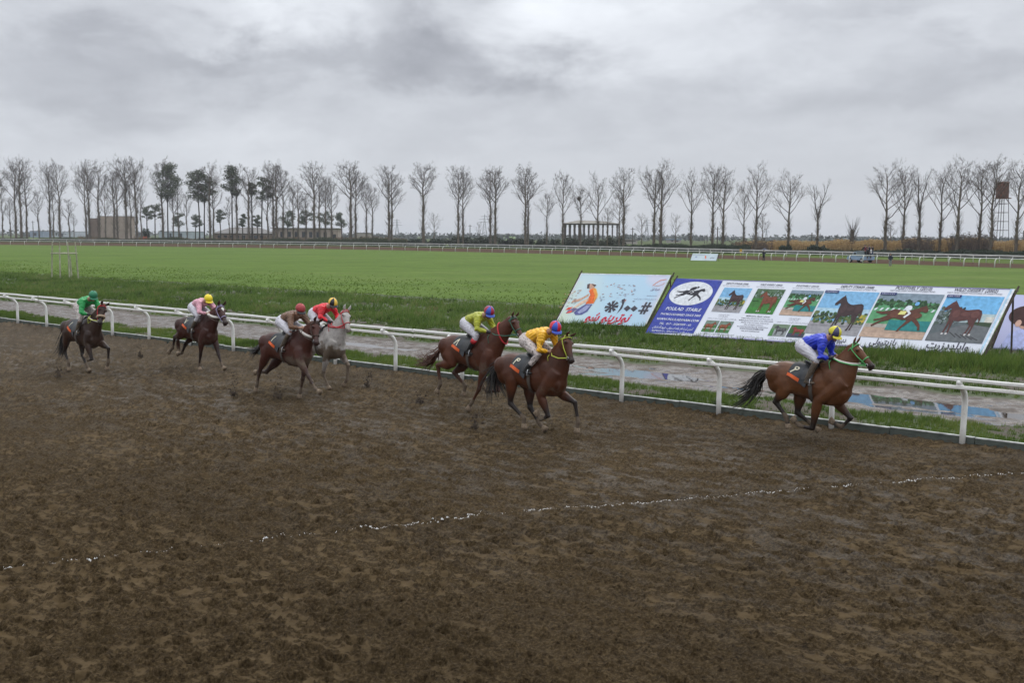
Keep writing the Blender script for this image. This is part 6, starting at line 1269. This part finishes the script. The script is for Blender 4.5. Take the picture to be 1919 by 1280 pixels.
k = 436/FPX; w = 98*k; h = top_z(450, 438, 436); r_h = top_z(450, 426, 436); b = MB(); b.add([(-w/2-.5, -.8, h+.2), (w/2+.5, -.8, h+.2), (w/2+.5, 18.8, h+.2), (-w/2-.5, 18.8, h+.2), (-w/2+5, 9, r_h), (w/2-5, 9, r_h)], [(0, 1, 5, 4), (2, 3, 4, 5), (1, 2, 5), (3, 0, 4), (0, 3, 2, 1)]); b.build('gable_roof', roofg, rt)
block('small_hut', 668, 692, 437, 400, 8, 'small pale flat-roofed hut between two pairs of mid-left poplars', pal, wins=[(.3, .5, 0, .7, dark_open)])
block('farm_shed', 1160, 1192, 449, 520, 16, 'low pale barn just right of the open columned shed', pal, wins=[(.1, .9, .45, .7, dark_open)], par=.6)
block('blue_roofed_house', 1251, 1273, 449, 640, 12, 'small white house with a blue roof far right of the open shed', pal, roof=bluew, par=.6, wins=[(.2, .35, .3, .7, glassd), (.6, .8, .3, .7, glassd)])
block('far_warehouse', 300, 366, 434, 620, 20, 'pale low far warehouse seen between the left trees', wallmat('pale_blue_metal', (.30, .34, .38)), wins=[(.3, .36, .2, .8, glassd), (.6, .66, .2, .8, glassd)])
block('greenhouse', 96, 148, 434, 900, 30, 'far pale greenhouse roof on the horizon at the left', wallmat('pale_grey_sheet', (.42, .45, .50)), wins=[(.4, .5, 0, .7, glassd)])
block('far_house', 60, 84, 433, 820, 16, 'far low bluish house behind the leftmost short poplar', wallmat('dull_blue_sheet', (.20, .25, .33)), wins=[(.3, .5, .2, .7, glassd)])
# orange thing by the block
b = MB(); b.box((0, 0, 1.1), (1.5, .5, 2.2)); b.box((0, -.28, 1.4), (1.1, .06, 1.0), mi=1); b.tube([(-.6, 0, -.1), (-.6, 0, 2.5)], .05, 5); b.tube([(.6, 0, -.1), (.6, 0, 2.5)], .05, 5); o = b.build('orange_board', [M_('orange_board_paint', (.70, .10, .03), .6), M_('orange_board_face', (.60, .07, .02), .6)], None, label='small orange-red board standing right of the brown block', category='board'); o.location = far(274, 400)
# open columned shed
rt = empty('open_shed', far(1105, 372), label='open shed with tall dark columns and a low gabled roof between the bare trees', category='shed'); k = 372/FPX; w = 98*k; h = top_z(1105, 419, 372); rh = top_z(1090, 412.5, 372); colm = M_('shed_column', (.075, .065, .062), .85, var=.3, scale=.8); cm2 = M_('shed_column_brown', (.10, .075, .068), .85, var=.3, scale=.8)
nC = 12
for j, (yy, nm) in enumerate(((0, 'column'), (9, 'column'))):
    for i in range(nC):
        b = MB(); hh = h-.1; b.box((0, 0, hh/2-.2), (.45, .5, hh+.4)); b.box((.0, 0, hh-.7), (.62, .7, 1.2)); o = b.build(nm, colm if (i+j) % 3 else cm2, rt); o.location = (-w/2+w*i/(nC-1)+j*.9, yy, 0)
b = MB(); b.add([(-w/2-.9, -.9, h), (w/2+.9, -.9, h), (w/2+1.8, 9.9, h), (-w/2, 9.9, h), (-w/2+5.5, 4.5, rh), (w/2-4, 4.5, rh-.3)], [(0, 1, 5, 4), (2, 3, 4, 5), (1, 2, 5), (3, 0, 4), (0, 3, 2, 1)]); b.build('roof', M_('shed_roof', (.19, .175, .15), .8, var=.3, scale=.5), rt)
b = MB(); b.box((0, -.3, h-.3), (w+1.0, .3, .5)); b.build('beam', colm, rt)
# water tower
Zt = 232; rt = empty('water_tower', far(1867, Zt), label='rusty square water tank on a tall lattice steel tower at the right', category='water tower'); k = Zt/FPX; zt0, zt1 = top_z(1867, 371, Zt), top_z(1867, 344, Zt); rust = M_('rusty_tank', (.115, .048, .034), .8, var=.45, scale=2.2); steel = M_('tower_steel', (.05, .048, .05), .7, var=.2, scale=2)
tw = 22.5*k; b = MB(); b.tube([(0, 0, zt0), (0, 0, zt0+.12), (0, 0, zt0+.12), (0, 0, zt1)], [tw*.5, tw*.52, tw*.50, tw*.50], 20); b.tube([(0, 0, zt1), (0, 0, zt1+.18), (0, 0, zt1+.3)], [tw*.52, tw*.46, .15], 20); b.build('tank', rust, rt, smooth=False)
b = MB(); b.box((0, 0, zt0-.18), (tw*1.05, tw*1.05, .2)); b.build('platform', rust, rt)
lg = [(-1, -1), (1, -1), (1, 1), (-1, 1)]
for sx_, sy_ in lg:
    b = MB(); b.tube([(sx_*tw*.56, sy_*tw*.56, -.2), (sx_*tw*.36, sy_*tw*.36, zt0-.28)], .065, 6); b.build('leg', steel, rt)
for i in range(6):
    z = (zt0-.3)*(i+.75)/6.3; q = tw*(.56-.20*z/zt0)
    for j in range(4):
        a, c = lg[j], lg[(j+1) % 4]; b = MB(); b.tube([(a[0]*q, a[1]*q, z), (c[0]*q, c[1]*q, z)], .055, 5); b.build('cross_brace', steel, rt)
b = MB(); b.tube([(0, 0, 0), (0, 0, zt0-.2)], .07, 6); b.build('pipe', steel, rt)

# pylons and poles
grysteel = M_('pylon_steel', (.17, .18, .20), .7); polem = M_('pole_wood', (.09, .08, .075), .9)
for x, top, Z, lab in ((744, 410, 900, 'thin distant power pylon right of the dense-crowned poplar'), (907, 402, 820, 'distant power pylon left of the second poplar pair'), (1209, 410, 900, 'distant power pylon behind the small spreading tree'), (1432, 428, 1000, 'faint distant power pylon behind the reeds')):
    h = top_z(x, top, Z); rt = empty('power_pylon', far(x, Z), label=lab, category='power pylon', group='distant power pylons'); b = MB(); q = h*.11
    for sx_, sy_ in lg: b.tube([(sx_*q, sy_*q, 0), (sx_*q*.25, sy_*q*.25, h*.7), (0, 0, h)], .16, 3)
    for i in range(7):
        z = h*.1*(i+.5); r0 = q*(1-.75*z/(h*.7)); r1_ = q*(1-.75*(z+h*.1)/(h*.7)); b.tube([(-r0, -r0, z), (max(r1_, .2), -max(r1_, .2), z+h*.1)], .1, 3); b.tube([(r0, -r0, z), (-max(r1_, .2), -max(r1_, .2), z+h*.1)], .1, 3)
    b.build('mast', grysteel, rt)
    for z, L in ((.68, .26), (.80, .22), (.91, .15)): b = MB(); b.tube([(-h*L, 0, h*z), (0, 0, h*z+h*.02), (h*L, 0, h*z)], .16, 3); b.build('cross_arm', grysteel, rt)
for x, top, Z, lab in ((880, 421, 400, 'dark utility pole left of the small pale tree'), (951, 436, 520, 'short utility pole left of the third poplar pair'), (1183, 426, 330, 'utility pole right of the open shed'), (1341, 425, 300, 'brown utility pole between two tall poplars'), (1317, 440, 560, 'short far utility pole above the small far banner'), (1322, 441, 600, 'shortest far utility pole above the small far banner'),
                       (66, 414, 480, 'utility pole left of the leftmost short poplar'), (1517, 436, 260, 'short pole left of the forked poplar'), (1911, 432, 260, 'pole at the right of the water tower'), (850, 441, 520, 'short far pole left of the second poplar pair')):
    h = top_z(x, top, Z); rt = empty('utility_pole', far(x, Z), label=lab, category='utility pole', group='utility poles'); b = MB(); b.tube([(0, 0, -.2), (0, 0, h)], [.22, .14], 6); b.build('pole', polem, rt); b = MB(); b.box((0, 0, h-.6), (1.5, .14, .14)); b.build('cross_arm', polem, rt)
# distant low rise and far tree line
mh = leafmat('far_tree_line', (.050, .062, .060), (.075, .088, .082), (.10, .115, .10))
rgx = np.random.RandomState(31); V_, A_ = [], []
for i in range(420):
    x = rgx.uniform(-150, 2100); Z = rgx.uniform(800, 1300); s_ = rgx.uniform(2.5, 7); leafy(V_, A_, ((x-960)/FPX*Z, Z, s_*.45), (s_*2.2, s_, s_*.5), 26, rgx, 1.5)
leaf_mesh('far_wood', V_, A_, mh, None, kind='stuff', label='far low belt of trees along the horizon', category='trees')
b = MB(); vs = []; n = 30
for i in range(n+1):
    t = i/n; x = 905+75*t; hh = top_z(x, 442.5, 900)+0; z = (hh+1.2)*math.sin(math.pi*t)**.8; vs += [far(x, 880, -.4), far(x, 900, z-.3), far(x, 980, -.4)]
b.add(vs, [(3*i+j, 3*i+3+j, 3*i+4+j, 3*i+1+j) for i in range(n) for j in range(2)]); b.build('green_hill', M_('hill_grass', (.13, .20, .06), .9, var=.2, scale=.05), None, kind='structure')

# ================================================================== TREE GUARD (frame of poles, left)
gp_ = [at(97, 526), at(113, 528), at(131, 528), at(147.5, 526.5), at(135, 525)]; base = (gp_[0]+gp_[3])/2; rt = empty('tree_guard', base, label='frame of thin pale poles with a ring, standing at the left in the green field', category='tree guard'); wd = M_('pale_pole_wood', (.30, .29, .22), .9, var=.3, scale=3)
hR = 2.12
tops = [(100.5, 452), (115, 454), (130, 453), (144, 450), (None, None)]
ringp = []
for i, q in enumerate(gp_):
    l = q-base; inw = -l*.16; h = 3.05 if i < 4 else 1.9; tp_ = l+inw+Vector((0, 0, h)); b = MB(); b.tube([l+Vector((0, 0, -.1)), l+inw*.6+Vector((0, 0, h*.6)), tp_], [.055, .05, .035], 6); b.build('pole', wd, rt)
b = MB(); l0, l3 = gp_[0]-base, gp_[3]-base; rx = (l3-l0).length/2*.88; b.tube([Vector((math.cos(a)*rx, math.sin(a)*rx*.8, hR)) for a in np.linspace(0, 2*math.pi, 21)], .05, 5, cap=False); b.build('ring', wd, rt)

# ================================================================== FAR PEOPLE AND PICKUP
def far_person(loc, rz, coat_c, trou_c, label, pose=0, sc=1.0, group='people by the far track', hat=None):
    rt = empty('person', loc, rz, label=label, category='person', group=group); rt.scale = (sc,)*3; b = MB(); s_ = 1
    limb(b, [(0, 0, .92), (0, 0, 1.15), (0, 0, 1.38), (0, 0, 1.46), (0, 0, 1.52)], [(.15, .11), (.14, .11), (.18, .12), (.10, .08), (.055, .055)]); b.ball((.01, 0, 1.64), (.095, .08, .12)); b.ball((.10, 0, 1.62), (.02, .015, .02)); b.ball((0, .078, 1.64), (.02, .012, .03)); b.ball((0, -.078, 1.64), (.02, .012, .03))
    for q in (-1, 1):
        limb(b, [(0, q*.09, .95), (.03, q*.10, .50), (0, q*.11, .07)], [(.085, .09), (.055, .06), (.04, .045)]); limb(b, [(-.05, q*.11, .05), (.08, q*.11, .045), (.17, q*.12, .03)], [(.04, .04), (.045, .04), (.03, .02)])
        e = (.04, q*.27, 1.12) if not pose else (.12, q*.26, 1.14); ha = (.16, q*.22, .90) if not pose else (.34, q*.10, 1.20)
        limb(b, [(0, q*.17, 1.40), e, ha], [(.055, .055), (.045, .045), (.03, .03)], side=(0, 1, .01)); b.ball((ha[0]+.03, ha[1], ha[2]-.02), (.04, .03, .045))
        for f_ in range(4): b.tube([(ha[0]+.03+.012*f_, ha[1]-.02+.013*f_, ha[2]-.03), (ha[0]+.05+.012*f_, ha[1]-.02+.013*f_, ha[2]-.09)], .009, 4)
        b.tube([(ha[0], ha[1]-q*.03, ha[2]), (ha[0]+.05, ha[1]-q*.05, ha[2]-.04)], .010, 4)
    remesh('body', b, skin_m, .022, rt, 1)
    b = MB(); limb(b, [(0, 0, .84), (0, 0, 1.1), (0, 0, 1.38), (0, 0, 1.47)], [(.19, .15), (.17, .14), (.21, .145), (.11, .09)])
    for q in (-1, 1):
        e = (.04, q*.27, 1.12) if not pose else (.12, q*.26, 1.14); ha = (.15, q*.225, .93) if not pose else (.32, q*.11, 1.19); limb(b, [(0, q*.16, 1.40), e, ha], [(.075, .075), (.065, .065), (.045, .045)], side=(0, 1, .01))
    remesh('jacket', b, coat_c, .024, rt, 2)
    b = MB(); 
    for q in (-1, 1): limb(b, [(0, q*.07, .98), (.03, q*.10, .52), (0, q*.11, .10)], [(.11, .12), (.075, .08), (.06, .065)])
    remesh('trousers', b, trou_c, .024, rt, 2)
    b = MB(); b.ball((-.01, 0, 1.665), (.105, .092, .12), nu=10, nv=6, half=True); b.build('hair', hat or hairp_m, rt, smooth=True)
    return rt
navy = M_('navy_cloth', (.015, .018, .035), .8); blackc = M_('black_cloth', (.010, .010, .012), .8); greyc = M_('grey_cloth', (.20, .20, .22), .8); jean = M_('blue_jeans', (.05, .08, .15), .8); lightc = M_('light_cloth', (.5, .5, .52), .8); redc = M_('wine_cloth', (.12, .02, .03), .8)
p = far_person(at(1431, 489.5), R(60), navy, blackc, 'person in dark navy clothes by the far rail holding up a small dark umbrella', 1, 1.0)
ub = MB(); 
for i in range(8):
    a0, a1 = 2*math.pi*i/8, 2*math.pi*(i+1)/8; ub.add([(0, 0, .30), (.55*math.cos(a0), .55*math.sin(a0), 0), (.55*math.cos(a1), .55*math.sin(a1), 0)], [(0, 1, 2)])
un = empty('umbrella', p.location+Vector((.1, 0, 1.72)), label='small dark umbrella held over the person by the far rail', category='umbrella'); ub.build('canopy', M_('umbrella_cloth', (.03, .035, .06), .7), un); ub = MB(); ub.tube([(0, 0, -.55), (0, 0, .34)], .012, 5); ub.build('shaft', steel_m, un)
far_person(at(1668, 500), R(-90), navy, greyc, 'person in a dark jacket and grey trousers standing right of the pickup truck', 0, 1.0)
b = MB(); b.box((0, 0, .72), (.42, .06, .7)); b.box((0, -.034, .72), (.34, .01, .6), mi=1); b.tube([(0, 0, -.1), (0, 0, .6)], .03, 5); o = b.build('distance_marker', [M_('marker_yellow', (.62, .42, .05), .6), M_('marker_face', (.55, .33, .04), .6)], None, label='small yellow marker board behind the far rail right of the small banner', category='marker board'); o.location = at(1388, 481)+Vector((0, 0, .35))
# pickup
tl = at(1612, 491.5); th_ = math.atan2(-.77, -.64); paint = M_('pale_blue_paint', (.23, .33, .46), .35, var=.06, scale=2); tyre = M_('tyre', (.012, .012, .012), .8); rim_m = M_('wheel_rim', (.42, .40, .38), .5); tarp = M_('grey_canopy', (.16, .20, .22), .7, var=.2, scale=3); glass_m = M_('car_glass', (.02, .025, .03), .08)
tdir = (at(1590, 490.5)-at(1636, 492.5)); th_ = math.atan2(tdir.y, tdir.x); rt = empty('pickup_truck', tl, th_, label='pale blue old pickup truck with a grey canopy driving on the far track', category='pickup truck'); rt.scale = (1.0,)*3
b = MB(); hw = .82
prof = [(-2.25, .42), (-2.25, .92), (-.1, .95), (-.1, .98), (.62, 1.02), (.95, .98), (1.95, .90), (2.12, .80), (2.15, .45), (1.75, .36), (-1.9, .36)]
b.rings([[Vector((x, y*1.0, z)) for x, z in prof] for y in (-hw, -hw*.98, hw*.98, hw)]); b.build('body', paint, rt)
b = MB(); cab = [(-.12, .985), (-.08, 1.52), (.10, 1.56), (.55, 1.54), (1.02, 1.02)]; b.rings([[Vector((x, y, z)) for x, z in cab] for y in (-hw*.93, hw*.93)]); cabo = b.build('cab', paint, rt)
for s_ in (-1, 1):
    b = MB(); y = s_*(hw*.93+.012); b.add([(0.0, y, 1.06), (.80, y, 1.06), (.50, y, 1.46), (.04, y, 1.46)], [(0, 1, 2, 3)]); b.build('side_window', glass_m, cabo)
b = MB(); b.add([(.60, -.66, 1.50), (.60, .66, 1.50), (1.0, .70, 1.06), (1.0, -.70, 1.06)], [(0, 1, 2, 3)]); 
for v_ in b.v: v_.x += .03; v_.z += .02
b.build('windscreen', glass_m, cabo)
b = MB(); b.box((-1.02, 0, 1.31), (1.75, 1.66, .72)); b.box((-1.02, 0, 1.70), (1.80, 1.70, .06)); b.build('canopy', tarp, rt)
for x in (-1.35, 1.35):
    for s_ in (-1, 1):
        b = MB(); b.tube([(x, s_*(hw-.20), .33), (x, s_*(hw+.01), .33)], .335, 18); wh = b.build('wheel', tyre, rt); b = MB(); b.tube([(x, s_*(hw+.005), .33), (x, s_*(hw+.035), .33)], .19, 12); b.build('rim', rim_m, wh)
for s_ in (-1, 1): b = MB(); b.box((2.155, s_*.58, .72), (.05, .24, .17)); b.build('headlight', M_('lamp_glass', (.6, .6, .58), .2), rt)
b = MB(); b.box((2.2, 0, .46), (.10, 1.60, .12)); b.build('bumper', steel_m, rt)
cols_ = [(blackc, jean), (navy, blackc), (greyc, navy), (blackc, blackc), (redc, blackc), (lightc, navy), (navy, greyc), (blackc, jean)]
M4 = Matrix.Rotation(th_, 4, 'Z')
desc = ['person in black standing on the tailgate of the pickup, nearest the rear', 'person in navy standing at the rear of the pickup beside the canopy', 'person in a light top standing in the middle of the pickup rear group', 'person in black crouched forward at the back of the pickup group', 'person in wine red standing behind the pickup canopy']
for i, (x, y, z, ci) in enumerate(((-2.10, -.45, .93, 0), (-2.02, .15, .93, 1), (-2.30, -.1, .60, 5), (-2.35, .50, .60, 3), (-1.96, .62, .93, 4))):
    far_person(tl+M4 @ Vector((x, y, z)), th_+R(20*i), cols_[ci][0], cols_[ci][1], desc[i], i % 2, .93, 'people riding on the pickup')
desc = ['person in black sitting low on the canopy roof, towards the cab', 'person in dark clothes sitting on the middle of the canopy roof', 'person in navy sitting at the rear edge of the canopy roof']
def sitter(loc, rz, cc, tc_, label):
    rt = empty('person', loc, rz, label=label, category='person', group='people sitting on the pickup canopy'); b = MB(); limb(b, [(0, 0, .08), (.02, 0, .35), (.06, 0, .56), (.08, 0, .66)], [(.16, .13), (.15, .12), (.18, .12), (.06, .06)]); b.ball((.11, 0, .80), (.095, .08, .12))
    for q in (-1, 1): limb(b, [(0, q*.09, .09), (.40, q*.16, .30), (.52, q*.15, .02)], [(.09, .09), (.06, .06), (.04, .04)]); limb(b, [(.04, q*.17, .56), (.20, q*.24, .34), (.38, q*.12, .36)], [(.055, .055), (.045, .045), (.03, .03)], side=(0, 1, .01)); b.ball((.41, q*.11, .36), (.04, .03, .04))
    remesh('body', b, skin_m, .024, rt, 1); b = MB(); limb(b, [(0, 0, .05), (.02, 0, .35), (.06, 0, .58), (.08, 0, .64)], [(.18, .15), (.18, .14), (.21, .14), (.1, .09)])
    for q in (-1, 1): limb(b, [(.04, q*.16, .56), (.20, q*.24, .34), (.36, q*.13, .36)], [(.075, .075), (.062, .062), (.045, .045)], side=(0, 1, .01))
    remesh('jacket', b, cc, .024, rt, 2); b = MB()
    for q in (-1, 1): limb(b, [(0, q*.08, .10), (.40, q*.16, .30), (.51, q*.15, .05)], [(.115, .115), (.085, .085), (.06, .06)])
    remesh('trousers', b, tc_, .024, rt, 2); b = MB(); b.ball((.10, 0, .825), (.105, .092, .12), nu=10, nv=6, half=True); b.build('hair', hairp_m, rt, smooth=True)
for i, (x, y, ci) in enumerate(((-.75, -.3, 0), (-1.2, .2, 3), (-1.62, -.35, 6))): sitter(tl+M4 @ Vector((x, y, 1.73)), th_+R(-60+60*i), cols_[ci][0], cols_[ci][1], desc[i])

# ================================================================== HAZE
b = MB(); b.box((0, 2050, 16.5), (8400, 4300, 37)); hz_m = bpy.data.materials.new('thin_haze'); hz_m.use_nodes = True; hn = hz_m.node_tree; hn.nodes.remove(hn.nodes['Principled BSDF'])
pv_ = hn.nodes.new('ShaderNodeVolumePrincipled'); pv_.inputs['Color'].default_value = (.86, .89, .95, 1); pv_.inputs['Density'].default_value = .00019; hn.links.new(pv_.outputs[0], hn.nodes['Material Output'].inputs['Volume'])
b.build('haze', hz_m, None, kind='stuff')
